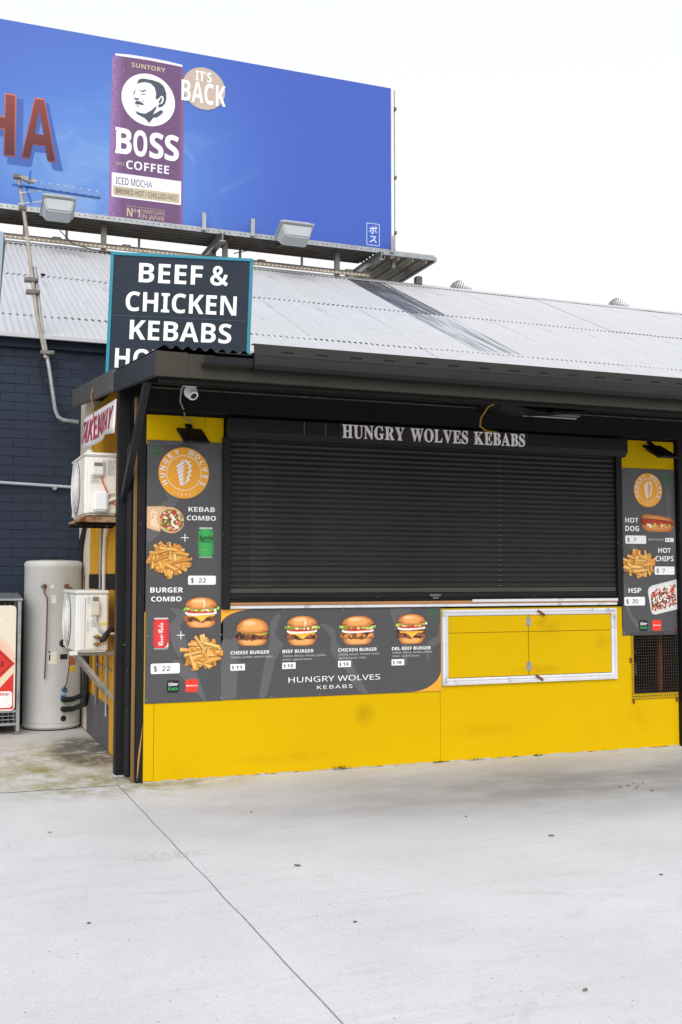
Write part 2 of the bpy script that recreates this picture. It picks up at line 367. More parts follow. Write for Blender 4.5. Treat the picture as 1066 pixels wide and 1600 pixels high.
def concrete(name, moss=False):
    m = bpy.data.materials.new(name); m.use_nodes = True
    nt = m.node_tree; N = nt.nodes; L = nt.links; b = N['Principled BSDF']
    tc = N.new('ShaderNodeTexCoord')
    def noise(s, d=6, r=0.6, st=(1, 1, 1), off=(0, 0, 0)):
        mp = N.new('ShaderNodeMapping'); mp.inputs['Scale'].default_value = st; mp.inputs['Location'].default_value = off
        L.new(tc.outputs['Object'], mp.inputs[0]); n = N.new('ShaderNodeTexNoise')
        n.inputs['Scale'].default_value = s; n.inputs['Detail'].default_value = d; n.inputs['Roughness'].default_value = r
        L.new(mp.outputs[0], n.inputs['Vector']); return n.outputs['Fac']
    def rg(x, lo, hi, a=0, c=1):
        r = N.new('ShaderNodeMapRange'); r.inputs[1].default_value = lo; r.inputs[2].default_value = hi
        r.inputs[3].default_value = a; r.inputs[4].default_value = c; L.new(x, r.inputs[0]); return r.outputs[0]
    def mix(f, a, c, mode='MIX'):
        x = N.new('ShaderNodeMix'); x.data_type = 'RGBA'; x.blend_type = mode
        if isinstance(f, float): x.inputs[0].default_value = f
        else: L.new(f, x.inputs[0])
        for k, q in ((6, a), (7, c)):
            if isinstance(q, tuple): x.inputs[k].default_value = (*q, 1)
            else: L.new(q, x.inputs[k])
        return x.outputs[2]
    def mul(a, c):
        x = N.new('ShaderNodeMath'); x.operation = 'MULTIPLY'; L.new(a, x.inputs[0]); L.new(c, x.inputs[1]); return x.outputs[0]
    def blot(cx, cy, rx, ry, soft=0.6):
        mp = N.new('ShaderNodeMapping'); mp.vector_type = 'TEXTURE'
        mp.inputs['Location'].default_value = (cx, cy, 0); mp.inputs['Scale'].default_value = (rx, ry, 1)
        L.new(tc.outputs['Object'], mp.inputs[0]); g = N.new('ShaderNodeTexGradient'); g.gradient_type = 'SPHERICAL'
        L.new(mp.outputs[0], g.inputs[0]); return rg(g.outputs['Fac'], 0, soft)
    c0 = mix(rg(noise(0.7, 7, 0.65), 0.35, 0.68), (0.54, 0.545, 0.565), (0.62, 0.625, 0.645))
    c1 = mix(rg(noise(1.6, 8, 0.7, (0.35, 1.6, 1)), 0.56, 0.78, 0, 0.45), c0, (0.42, 0.42, 0.43))
    c1 = mix(rg(noise(5, 8, 0.7, (0.4, 1.4, 1), (3, 1, 0)), 0.57, 0.75, 0, 0.4), c1, (0.40, 0.39, 0.385))
    c1 = mix(rg(noise(26, 6, 0.7), 0.52, 0.78, 0, 0.38), c1, (0.38, 0.38, 0.38))
    c1 = mix(rg(noise(60, 6, 0.7, (1, 1, 1), (8, 8, 0)), 0.45, 0.7, 0, 0.2), c1, (0.70, 0.70, 0.72))
    c1 = mix(rg(noise(120, 2, 0.5), 0.66, 0.72, 0, 0.6), c1, (0.26, 0.26, 0.255))
    c1 = mix(rg(noise(3.2, 9, 0.75, (0.25, 2.2, 1), (7, 3, 0)), 0.54, 0.66, 0, 0.34), c1, (0.45, 0.447, 0.445))
    c1 = mix(rg(noise(9, 9, 0.75, (0.5, 1.2, 1), (2, 9, 0)), 0.56, 0.68, 0, 0.4), c1, (0.43, 0.43, 0.45))
    c1 = mix(rg(noise(48, 2, 0.4, off=(4, 4, 0)), 0.735, 0.75, 0, 0.85), c1, (0.13, 0.12, 0.115))
    c1 = mix(rg(noise(85, 1, 0.4, off=(9, 1, 0)), 0.74, 0.755, 0, 0.7), c1, (0.16, 0.15, 0.14))
    for cx, cy, rad, wd in ((3.5, -7.5, 4.3, .05), (3.5, -7.5, 4.12, .03), (-1.5, -9.5, 6.6, .05), (-1.5, -9.5, 6.75, .03), (5.2, -2.0, 2.1, .03)):
        mp = N.new('ShaderNodeMapping'); mp.inputs['Location'].default_value = (-cx, -cy, 0); L.new(tc.outputs['Object'], mp.inputs[0])
        ln = N.new('ShaderNodeVectorMath'); ln.operation = 'LENGTH'; L.new(mp.outputs[0], ln.inputs[0])
        sb = N.new('ShaderNodeMath'); sb.operation = 'SUBTRACT'; sb.inputs[1].default_value = rad; L.new(ln.outputs['Value'], sb.inputs[0])
        ab = N.new('ShaderNodeMath'); ab.operation = 'ABSOLUTE'; L.new(sb.outputs[0], ab.inputs[0])
        c1 = mix(mul(rg(ab.outputs[0], 0, wd, 1, 0), rg(noise(2.2, 7, 0.7, off=(cx, rad, 0)), 0.5, 0.72, 0, 0.4)), c1, (0.34, 0.335, 0.335))
    # awning shade painted into the concrete colour before the counter, plus trodden dirt
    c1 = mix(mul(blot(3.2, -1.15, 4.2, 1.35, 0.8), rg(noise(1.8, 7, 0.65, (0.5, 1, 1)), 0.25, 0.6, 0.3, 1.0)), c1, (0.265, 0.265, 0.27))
    c1 = mix(mul(blot(-0.3, -2.15, 0.3, 0.13, 0.5), rg(noise(30, 4), 0.45, 0.6, 0, 0.5)), c1, (0.33, 0.33, 0.32))
    if moss:
        c1 = mix(rg(noise(1.5, 8, 0.7, off=(5, 2, 0)), 0.35, 0.65, 0.05, 0.75), c1, (0.42, 0.40, 0.30))
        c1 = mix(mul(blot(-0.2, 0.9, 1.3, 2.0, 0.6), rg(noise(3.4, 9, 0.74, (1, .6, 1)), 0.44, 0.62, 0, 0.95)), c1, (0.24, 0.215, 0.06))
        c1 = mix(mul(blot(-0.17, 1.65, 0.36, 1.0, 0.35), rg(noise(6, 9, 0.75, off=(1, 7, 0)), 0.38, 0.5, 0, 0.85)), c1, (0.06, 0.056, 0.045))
    else:
        c1 = mix(mul(blot(-0.15, 0.0, 1.1, 0.6, 0.6), rg(noise(4, 9, 0.7), 0.40, 0.60, 0, 0.9)), c1, (0.25, 0.23, 0.11))
    L.new(c1, b.inputs['Base Color'])
    L.new(rg(noise(3, 5), 0.3, 0.7, 0.62, 0.85), b.inputs['Roughness'])
    bp = N.new('ShaderNodeBump'); bp.inputs['Strength'].default_value = 0.5; bp.inputs['Distance'].default_value = 0.008
    L.new(noise(70, 8, 0.65), bp.inputs['Height']); L.new(bp.outputs[0], b.inputs['Normal'])
    return m
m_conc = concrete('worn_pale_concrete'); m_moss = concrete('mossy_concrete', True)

# ------------------------------------------------------------------ ground
g = MB(); g.add([(-600, -600, -0.022), (600, -600, -0.022), (600, 900, -0.022), (-600, 900, -0.022)], [(0, 1, 2, 3)])
ground = g.build('ground', m_soil); ground['kind'] = 'structure'
def edge(p, q, n, amp, seed):
    rnd = random.Random(seed); p, q = Vector(p), Vector(q); d = (q-p); nn = Vector((-d.y, d.x)).normalized(); w = 0
    out = []
    for i in range(n+1):
        w = w*0.7+rnd.uniform(-amp, amp); out.append(p+d*i/n+nn*(w if 0 < i < n else 0))
    return out
def slab(pts, m):
    mb = MB(); n = len(pts)
    v = [(p[0], p[1], 0) for p in pts]+[(p[0], p[1], -0.021) for p in pts]
    tri = geometry.tessellate_polygon([[Vector((p[0], p[1], 0)) for p in pts]])
    mb.add(v, [list(t) for t in tri]+[[i, (i+1) % n, n+(i+1) % n, n+i] for i in range(n)])
    return mb.build('concrete_slab', m, ground)
jl = edge((-0.186, -0.03), (-0.19, -24), 160, 0.0035, 1)          # joint running out from the kiosk corner
G = 0.0045
xa = [(p.x+G, p.y) for p in jl]; xb = [(p.x-G, p.y) for p in jl]
hl = edge((-12, 0.055), (-0.186, -0.03), 60, 0.004, 2)             # joint along the alley mouth
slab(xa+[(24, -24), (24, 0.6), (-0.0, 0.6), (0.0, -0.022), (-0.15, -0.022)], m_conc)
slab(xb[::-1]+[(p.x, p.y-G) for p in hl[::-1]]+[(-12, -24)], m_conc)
slab([(p.x, p.y+.03) for p in hl]+[(-0.15, -0.014), (-0.008, -0.014), (-0.008, 3.7), (-12, 3.7)], m_moss)

sea = MB()
for p, q in zip(hl[:-1], hl[1:]): sea.add([(p.x, p.y-.006, -.003), (q.x, q.y-.006, -.003), (q.x, q.y+.032, -.003), (p.x, p.y+.032, -.003)], [(0, 1, 2, 3)])
sea.build('joint_sealant', mat('dark_joint_filler', S(58, 56, 50), .9, var=.3, vs=12), ground)

# ------------------------------------------------------------------ shed behind the kiosk
TH = R(25.2); YE, ZE, YRG, ZRG = 3.60, 4.10, 9.25, 6.755
shed = thing('brick_shed', (4, 3.7, 0), 'long brick shed painted navy with a white corrugated iron roof behind the kiosk', 'building')
w = MB().box(-2.6, 15, 3.668, 3.9, 0, 4.06); wall = w.build('brick_wall', m_mortar, shed)
bk = MB().box(-0.1412, 0.1412, -0.0025, 0.03, -0.0460, 0.0460)
bk_me = bk.build('brick_proto', m_brick, None, bevel=0.002).data; bpy.data.objects.remove(bpy.data.objects['brick_proto'])
bk_me.name = 'brick'
row = 0; z = 0.05
while z < 4.03:
    x = -1.12+(0.143 if row % 2 else 0)
    while x < 0.02:
        o = child_copy(bk_me, 'brick', wall, (x+random.uniform(-.004, .004), 3.665+random.uniform(-.002, .003), z+random.uniform(-.002, .002)))
        x += 0.286
    z += 0.0965; row += 1
MB().box(-2.6, -2.4, 3.9, 14.6, 0, 4.06).box(14.8, 15, 3.9, 14.6, 0, 4.06).box(-2.6, 15, 14.6, 14.8, 0, 4.06).build('end_wall', m_mortar, shed)
for x in (-2.5, 14.9):
    MB().add([(x, 3.9, 4.06), (x, 14.6, 4.06), (x, 9.25, 6.68)], [(0, 1, 2)]).build('gable', m_brick, shed)
MB().box(-2.6, 15, 3.60, 3.668, 3.96, 4.075).build('eaves_board', m_brick, shed)
MB().box(-2.45, 15, 3.475, 3.50, 4.035, 4.082).build('eaves_trim', m_roofw, shed, bevel=0.004)
def corrugated(length, ncor=10, pitch=0.076, amp=0.0085, over=1):
    mb = MB(); n = ncor*8+4; nl = 4
    for j in range(nl+1):
        for i in range(n+1):
            x = i*pitch/8; mb.v.append(Vector((x, length*j/nl, amp*math.sin(2*math.pi*x/pitch))))
    for j in range(nl):
        for i in range(n):
            a = j*(n+1)+i; mb.f.append([a, a+1, a+n+2, a+n+1]); mb.c.append(None)
    return mb
rows = [(3.50, 4.50), (4.38, 6.80), (6.68, 9.27)]
sheet_me = {}
for k, (ya, yb) in enumerate(rows):
    for bare in (0, 1):
        o = corrugated((yb-ya)/math.cos(TH)).build('sheet_proto', (m_roofbare if k == 2 else m_roofworn) if bare else m_roofw, None, smooth=60)
        sheet_me[k, bare] = o.data; o.data.name = 'roof_sheet'; bpy.data.objects.remove(o)
for k, (ya, yb) in enumerate(rows):
    for c in range(23):
        x = -2.42+c*0.76+0.018*(k == 1)
        bare = int((k >= 1) and (5.3 < x+0.4 < 6.3))
        zl = ZE+(ya-YE)*math.tan(TH)+0.012+0.005*k
        child_copy(sheet_me[k, bare], 'roof_sheet', shed, (x, ya, zl+0.003*(c % 2)+random.choice((0, .001, .002, .003, .005))),
                   (TH-0.0012*(k > 0)+random.uniform(-.0006, .0006), 0, random.uniform(-.0015, .0015)))
MB().add([(-2.6, 9.25, 6.745), (15, 9.25, 6.745), (15, 14.9, 4.1), (-2.6, 14.9, 4.1)], [(0, 1, 2, 3)]).build('rear_roof_slope', m_roofw, shed)
cap = MB()
cap.prism([(-0.19, -0.062), (-0.19, -0.05), (-0.04, 0.018), (0, 0.035), (0.04, 0.018), (0.19, -0.05), (0.19, -0.062), (0, 0.02)], (-2.6, 9.26, 6.770), (15, 9.26, 6.770))
cap.build('ridge_cap', m_roofw, shed)

# ------------------------------------------------------------------ kiosk
K = thing('kebab_kiosk', (2.44, 0.5, 0), 'yellow and black kebab kiosk with closed roller shutter and lean-to awning', 'kiosk')
# backing wall with the opening behind the grille
b = MB().box(0.0, 4.40, 0.012, 0.11, 0, 3.12).box(4.40, 6.6, 0.012, 0.11, 1.02, 3.12).box(4.40, 6.6, 0.012, 0.11, 0, 0.49).box(4.872, 6.6, 0.0125, 0.1095, 0.49, 1.02)
b.build('front_wall', m_black_flat, K)
MB().box(4.36, 4.9, 0.9, 0.93, 0.4, 1.1).box(4.36, 4.395, 0.112, 0.9, 0.4, 1.1).box(4.876, 4.9, 0.112, 0.9, 0.4, 1.1).box(4.395, 4.876, 0.112, 0.9, 0.40, 0.485).box(4.395, 4.876, 0.112, 0.9, 1.025, 1.1).build('store_recess', m_black_flat, K)
MB().box(4.50, 4.525, 0.25, 0.28, 0.486, 1.024).build('recess_bar', m_rust, K)
MB().box(4.83, 4.865, 0.2, 0.24, 0.486, 1.024).build('recess_bar', m_rust, K)
MB().box(4.53, 4.80, 0.5, 0.53, 0.60, 0.72).box(4.53, 4.80, 0.5, 0.53, 0.80, 0.83).build('stored_rack', m_galv_dark, K)
def yp(x0, x1, z0, z1, rag=False, y0=0.0, name='wall_panel'):
    mb = MB()
    if rag:
        e = [(x0, z0)]; n = max(2, int((x1-x0)/0.05)); rnd = random.Random(int(x0*100))
        e = [(x0+(x1-x0)*i/n, z0+rnd.uniform(0.002, 0.013)) for i in range(n+1)]
        pts = e+[(x1, z1), (x0, z1)]
        v = [(p[0], y0, p[1]) for p in pts]+[(p[0], 0.011, p[1]) for p in pts]; n = len(pts)
        mb.add(v, [list(range(n)), [n+i for i in range(n)][::-1]]+[[i, n+i, n+(i+1) % n, (i+1) % n] for i in range(n)])
        return mb.build(name, m_yellow, K)
    return mb.box(x0, x1, y0, 0.011, z0, z1).build(name, m_yellow, K, bevel=0.0015)
fi = MB(); rnd = random.Random(9)
for i in range(98):
    x = i*.05; h0, h1 = rnd.uniform(.004, .014), rnd.uniform(.008, .016); fi.add([(x, -.001, 0), (x+.05, -.001, 0), (x+.05, -.001, h0), (x, -.001, h0), (x, -h1, 0), (x+.05, -h1, 0)], [(0, 1, 2, 3), (4, 5, 2, 3), (0, 4, 3), (1, 5, 2)])
fi.build('mortar_fillet', mat('mortar_lump', S(165, 163, 158), 0.9, var=0.2, vs=20, bump=0.5, bs=60), K)
yp(0.0, 0.0765, 0, 1.27, True); yp(0.0795, 2.4665, 0, 1.27, True); yp(2.4695, 4.278, 0, 1.27, True)
yp(4.2785, 4.879, 0, 0.488, True); yp(4.2785, 4.398, 0.4885, 1.07)
yp(0.0, 0.455, 2.54, 2.768); yp(0.4565, 0.603, 2.54, 2.768); yp(4.278, 4.80, 2.49, 2.772); yp(4.8012, 4.876, 2.49, 2.772)
MB().box(2.4, 2.48, -0.001, 0.003, 0.0, 0.001).build('packer', m_greybase, K)
# corner timbers, posts and downpipe
MB().box(-0.055, -0.003, -0.006, 0.05, 0, 2.79).build('corner_strip', m_black, K, bevel=0.003)
rag = MB(); rnd = random.Random(4)
L_ = [(-0.034, 0.24), (-0.018, 0.34), (-0.006, 0.44), (-0.009, 0.38), (-0.018, 0.28), (-0.028, 0.17), (-0.038, 0.06), (-0.046, 0.02), (-0.044, 0.1), (-0.041, 0.17)]
tri = geometry.tessellate_polygon([[Vector((x, z, 0)) for x, z in L_]])
rag.add([(x, -0.0075, z) for x, z in L_], [list(t) for t in tri])
rag.build('splintered_wood', m_wood, K)
MB().box(-0.083, -0.058, 0.03, 0.06, 0, 2.9).build('timber_batten', mat('brown_batten', S(122, 96, 58), 0.7, var=0.2, vs=6, stretch=(2, 2, .2)), K, bevel=0.002)
dp = MB().tube([(-0.084, 0.16, 0.03), (-0.084, 0.16, 2.40)], 0.030, 14)
rnd = random.Random(3)
dp.build('downpipe', m_black, K, smooth=40)
cr = MB()
for i in range(26): cr.tube([(-0.084, 0.16, 0.05+i*0.019), (-0.084, 0.16, 0.056+i*0.019)], 0.033, 12)
cr.build('corrugated_sleeve', m_dark, K)
MB().tube([(-0.084, 0.16, 2.40), (-0.084, 0.155, 2.48), (-0.082, 0.12, 2.522), (-0.078, 0.06, 2.527)], 0.036, 14, cap=False).tube([(-0.078, 0.05, 2.527), (-0.078, 0.075, 2.527)], 0.040, 18).build('pipe_elbow', m_dark, K, smooth=40)
MB().tube([(-0.078, 0.047, 2.527), (-0.078, 0.0495, 2.527)], 0.034, 18).build('pipe_cap', m_glass, K)
MB().box(-0.166, -0.072, 0.25, 0.35, 0.012, 3.02).build('post', m_black, K, bevel=0.006, seg=2)
ft = MB().box(-0.172, -0.066, 0.246, 0.352, 0.0, 0.03); ft.build('post_foot', mat('mortar_lump', S(165, 163, 158), 0.9, var=0.2, vs=20, bump=0.5, bs=60), K, bevel=0.01)
MB().box(4.885, 4.985, -0.05, 0.05, 0, 3.0).build('post', m_black, K, bevel=0.005, seg=2)
MB().bar((-0.125, 0.225, 2.14), (-0.135, -0.72, 2.90), 0.055, 0.05, up=(1, 0, 0)).build('strut', m_steel, K, bevel=0.004)
# side wall down the alley
MB().box(0.0, 0.1, 0.112, 0.80, 1.56, 3.2).build('side_wall_sheet', m_black_flat, K)
MB().box(0.0, 0.1, 0.801, 2.86, 1.56, 3.2).build('side_wall_sheet', m_yellow_old, K)
MB().box(0.002, 0.1, 1.56, 2.86, 0.40, 1.42).build('side_wall_sheet', m_yellow_old, K)
MB().box(-0.004, 0.1, 0.36, 1.56, 0.0, 1.42).build('side_wall_sheet', m_yellow_old, K)
MB().box(-0.006, 0.1, 0.112, 2.86, 1.42, 1.56).build('side_rail', m_black_flat, K)
MB().box(-0.008, 0.1, 1.562, 2.9, 0.0, 0.40).build('base_course', m_greybase, K, bevel=0.004)
MB().box(-0.001, 0.1, 2.86, 3.66, 0, 3.4).build('cream_return', m_cream, K)
for y in (0.95, 1.45, 1.95, 2.45): MB().box(-0.006, 0.001, y, y+0.03, 0.40, 1.42).build('cover_strip', m_yellow_old, K)
# shutter: guide rails, bottom rail with slats, hood
for x0, x1 in ((0.592, 0.652), (4.212, 4.272)):
    MB().box(x0, x1, -0.045, 0.011, 1.285, 2.62).build('guide_rail', m_black, K, bevel=0.003)
sh = MB().box(0.655, 4.209, -0.030, -0.008, 1.362, 1.405); shut = sh.build('roller_shutter', m_black, K, bevel=0.003)
pf = []
SP = 0.0428; z0 = 1.444
for i in range(9):
    a = i/8; pf.append((-0.012-0.0075*math.sin(math.pi*min(1, a*1.12))**0.8, z_ := a*SP*0.93))
prof = [(y, z) for y, z in pf]+[(-0.006, pf[-1][1]), (-0.006, 0)]
sl = MB().prism(prof, (0.655, 0, 0), (4.209, 0, 0)); so = sl.build('slat_proto', m_slat, None, smooth=50); sl_me = so.data; sl_me.name = 'slat'; bpy.data.objects.remove(so)
MB().box(0.655, 4.209, -0.022, -0.010, 1.4055, 1.4435).build('lower_slat', mat('lower_slat_paint', S(66, 65, 60), 0.4, var=0.1), shut, bevel=0.003)
for i in range(28):
    child_copy(sl_me, 'slat', shut, (random.uniform(-.001, .001), random.uniform(-.0008, .0008), z0+i*SP+random.uniform(-.0008, .0008)), (R(random.uniform(-2.2, 2.2)), R(random.uniform(-.02, .02)), R(random.uniform(-.015, .015))))
MB().box(0.655, 4.209, -0.005, 0.011, 1.36, 2.66).build('slat_backing', m_black_flat, shut)
MB().box(2.36, 2.46, -0.042, -0.0305, 1.372, 1.392).box(2.385, 2.435, -0.05, -0.0305, 1.352, 1.368).build('shutter_lock', m_galv_dark, shut, bevel=0.002)
hd = MB().prism([(0.011, 2.765), (-0.10, 2.765), (-0.10, 2.65), (-0.065, 2.605), (0.011, 2.605)], (0.615, 0, 0), (4.30, 0, 0))
hd.build('shutter_hood', m_hood, K, bevel=0.004)
for x in (1.26, 1.44): MB().box(x-.03, x-.024, -0.102, -0.1005, 2.655, 2.762).build('hood_joint', mat('pale_sealant', S(96, 96, 96), 0.7), K)
# counter ledge
MB().box(0.655, 4.209, -0.035, 0.011, 1.286, 1.312).build('counter_edge', m_alu, K, bevel=0.003)
MB().box(0.655, 4.209, -0.046, 0.011, 1.3125, 1.3345).build('counter_timber', m_wood, K, bevel=0.003)
MB().box(2.75, 4.205, -0.052, -0.0465, 1.322, 1.345).build('white_trim', m_alu, K, bevel=0.002)
MB().box(0.655, 4.209, -0.03, 0.011, 1.335, 1.361).build('sill_gap', m_black_flat, K)
# hatch
def fbar(pts):
    mb = MB(); n = 4
    prof = [(0, -0.0), (0, -0.026), (0.35, -0.03), (0.42, -0.018), (0.62, -0.018), (0.7, -0.028), (1.0, -0.022), (1.0, -0.0)]
    (a, b_), (c, d) = pts        # outer edge a-b, inner edge c-d
    V = []
    for o_, i_ in ((a, c), (b_, d)):
        for t, y in prof: V.append((o_[0]+(i_[0]-o_[0])*t, y, o_[1]+(i_[1]-o_[1])*t))
    k = len(prof)
    mb.add(V, [[i, (i+1) % k, k+(i+1) % k, k+i] for i in range(k)]+[list(range(k))[::-1], [k+i for i in range(k)]])
    return mb
O = [(2.482, 0.632), (4.206, 0.632), (4.206, 1.258), (2.482, 1.258)]; I = [(2.534, 0.688), (4.151, 0.688), (4.151, 1.208), (2.534, 1.208)]
hatch = None
frame_root = MB().box(2.53, 4.155, -0.001, 0.0105, 0.684, 1.212).build('hatch', m_greybase, K)
for i in range(4):
    j = (i+1) % 4; fbar(((O[i], O[j]), (I[i], I[j]))).build('frame_bar', m_alu, frame_root)
for x0, x1 in ((2.537, 3.3045), (3.3105, 4.148)):
    MB().box(x0, x1, -0.016, -0.0015, 0.692, 1.0620).build('hatch_panel', m_yellow, frame_root, bevel=0.002)
    MB().box(x0, x1, -0.016, -0.0015, 1.0655, 1.204).build('hatch_panel', m_yellow, frame_root, bevel=0.002)
for z in (0.735, 1.115):
    h = MB().box(3.285, 3.306, -0.0195, -0.0165, z, z+0.07).box(3.309, 3.33, -0.0195, -0.0165, z, z+0.07).tube([(3.3075, -0.021, z), (3.3075, -0.021, z+0.07)], 0.004, 8)
    h.build('hinge', m_galv, frame_root)
for (x, z) in ((3.39, 1.245), (3.365, 0.692)):
    MB().bar((x, -0.036, z), (x+0.07, -0.036, z-0.045), 0.02, 0.008, up=(0, 1, 0)).build('latch', m_rust, frame_root, bevel=0.002)
# mesh grille
gr = MB(); x0, x1, za, zb = 4.372, 4.872, 0.442, 1.035
nx, nz = 20, 23
for i in range(nx+1):
    x = x0+(x1-x0)*i/nx; gr.tube([(x, -0.012, za), (x, -0.012, zb)], 0.0018, 5)
for i in range(nz+1):
    z = za+(zb-za)*i/nz; gr.tube([(x0-0.006, -0.0085, z), (x1+0.006, -0.0085, z)], 0.0018, 5)
gr.build('wire_grille', mat('rusty_wire', S(84, 72, 62), 0.6, metal=0.5, var=0.3, vs=20), K)
for x, z in ((4.385, 0.425), (4.855, 0.425), (4.36, 0.79), (4.86, 1.045)):
    MB().box(x-0.009, x+0.009, -0.018, -0.0005, z-0.02, z+0.02).build('grille_clip', m_rust, K, bevel=0.003)
# awning: sheets, fascia, gutter, flashing, soffit
PA = R(5.29); zA = lambda y: 2.985+(y+1.3)*math.tan(PA)
cs = corrugated(4.6/math.cos(PA), amp=0.011).build('awn_proto', m_gutter, None, smooth=60); cs_me = cs.data; cs_me.name = 'awning_sheet'; bpy.data.objects.remove(cs)
for i in range(9):
    x = -0.165+i*0.76
    child_copy(cs_me, 'awning_sheet', K, (x, -1.325, zA(-1.325)+0.028+0.004*(i % 2)), (PA, 0, 0))
MB().box(-0.198, 6.6, -1.30, -1.262, 2.824, 2.982).build('front_fascia', m_fascia, K, bevel=0.003)
MB().box(-0.2, 0.012, -1.307, -1.3005, 2.822, 2.986).build('fascia_end_plate', m_fascia, K, bevel=0.002)
gp = [(-1.302, 2.985), (-1.302, 2.905), (-1.345, 2.888), (-1.395, 2.895), (-1.415, 2.92), (-1.412, 2.968), (-1.402, 2.985), (-1.395, 2.978), (-1.402, 2.93), (-1.38, 2.905), (-1.33, 2.91), (-1.312, 2.985)]
MB().prism(gp, (0.43, 0, 0), (6.6, 0, 0)).build('gutter', m_gutter, K, smooth=35)
MB().prism([(-1.303, 2.975), (-1.395, 2.985), (-1.40, 2.98), (-1.303, 2.965)], (0.18, 0, 0), (0.43, 0, 0)).prism([(-1.303, 2.915), (-1.36, 2.90), (-1.39, 2.915), (-1.395, 2.96), (-1.388, 2.96), (-1.385, 2.92), (-1.36, 2.91), (-1.303, 2.925)], (0.1, 0, -0.004), (0.43, 0, 0)).build('torn_gutter_end', m_gutter, K)
fl = MB().prism([(-1.403, 2.987), (-1.396, 3.062), (-1.33, 3.070), (-1.33, 3.064), (-1.391, 3.056), (-1.398, 2.987)], (0.43, 0, 0), (6.6, 0, 0))
fl.build('gutter_flashing', mat('dark_flashing', S(40, 38, 35), .5, var=.1), K)
for i in range(24):
    x = 0.62+i*0.245
    if x < 6: MB().box(x, x+0.085, -1.4035, -1.398, 3.012, 3.020).build('flashing_slot', m_black_flat, K)
def slope_board(x0, x1, ya, yb, lo, hi, name, m):
    MB().add([(x, y, zA(y)+d) for x in (x0, x1) for (y, d) in ((ya, lo), (yb, lo), (yb, hi), (ya, hi))],
             [(0, 1, 2, 3), (4, 7, 6, 5), (0, 4, 5, 1), (1, 5, 6, 2), (2, 6, 7, 3), (3, 7, 4, 0)]).build(name, m, K, bevel=0.003)
slope_board(-0.2, -0.165, -1.2995, 0.33, -0.158, 0.0, 'side_fascia', m_navy)
slope_board(-0.215, -0.175, 0.33, 2.72, -0.15, 0.02, 'barge_capping', m_barge)
slope_board(-0.164, 6.6, -1.26, 0.0, -0.06, -0.04, 'soffit', m_black_flat)
slope_board(-0.164, 6.6, 0.12, 3.2, -0.06, -0.04, 'rear_lining', m_black_flat)
MB().box(-0.16, 6.6, -1.255, -1.20, 2.80, 2.93).build('front_beam', m_black_flat, K, bevel=0.004)
MB().box(-0.16, 6.6, -0.62, -0.57, 2.90, 2.985).build('purlin', m_black_flat, K, bevel=0.004)
MB().box(-0.05, 6.6, -0.09, -0.012, 2.79, 3.04).build('wall_beam', m_black_flat, K, bevel=0.004)
MB().box(-0.05, 6.6, -0.100, -0.0905, 2.955, 2.963).build('peeling_edge', mat('peeling_edge', S(96, 84, 70), 0.8, var=0.5, vs=14), K)
sg = MB()
for i in range(9):
    t = i/8; x = 2.60+1.35*t; sag = -0.11*math.sin(math.pi*(1-t)**1.6)
    sg.v += [Vector((x, -0.78, 2.945+sag)), Vector((x, -0.22, 2.975+sag*0.8))]
    if i: k = 2*i; sg.f.append([k-2, k, k+1, k-1]); sg.c.append(None)
sgo = sg.build('sagging_panel', m_hood, K); md = sgo.modifiers.new('thick', 'SOLIDIFY'); md.thickness = 0.008
MB().tube([(2.69, -0.66, 2.93), (2.60, -0.62, 2.885), (2.57, -0.55, 2.80), (2.60, -0.48, 2.745), (2.68, -0.42, 2.722), (2.80, -0.4, 2.715)], 0.007, 8).build('yellow_lead', mat('yellow_cable', S(150, 118, 24), 0.5), K, smooth=40)
bl = thing('batten_light', (3.3, -0.4, 2.86), 'slim grey batten light fixed under the dark awning soffit', 'light')
MB().box(3.02, 3.58, -0.44, -0.36, 2.878, 2.90).build('housing', m_galv_dark, bl, bevel=0.006)
MB().tube([(3.04, -0.4, 2.868), (3.56, -0.4, 2.868)], 0.008, 10).build('tube', m_galv, bl, smooth=40)
bl2 = MB().box(3.28, 3.32, -0.42, -0.38, 2.90, 3.02); bl2.build('hanger', m_galv_dark, bl)

# ------------------------------------------------------------------ shop sign letters over the shutter
ss = thing('shop_sign', (2.39, -0.1, 2.64), 'white slab serif letters HUNGRY WOLVES KEBABS above the roller shutter', 'sign')
MB().box(1.53, 3.27, -0.106, -0.1005, 2.640, 2.764).build('backing_board', mat('dark_brown_backing', S(46, 36, 33), 0.5, var=0.35, vs=8), ss)
m_let = mat('off_white_letter', S(246, 241, 238), 0.45, var=0.05)
SER = {'H': [(0.13, 0), (0.13, 1), (0.87, 0), (0.87, 1)], 'U': [(0.13, 1), (0.87, 1)], 'N': [(0.12, 0), (0.12, 1), (0.88, 1)], 'G': [(0.86, 0.42)], 'R': [(0.15, 0), (0.12, 1), (0.88, 0)],
       'Y': [(0.12, 1), (0.88, 1), (0.5, 0)], 'W': [(0.08, 1), (0.92, 1), (0.5, 1)], 'O': [], 'L': [(0.2, 0), (0.2, 1)], 'V': [(0.1, 1), (0.9, 1)], 'E': [(0.15, 0), (0.15, 1)], 'S': [],
       'K': [(0.14, 0), (0.14, 1), (0.86, 1), (0.88, 0)], 'B': [(0.12, 0), (0.12, 1)], 'A': [(0.08, 0), (0.92, 0)]}
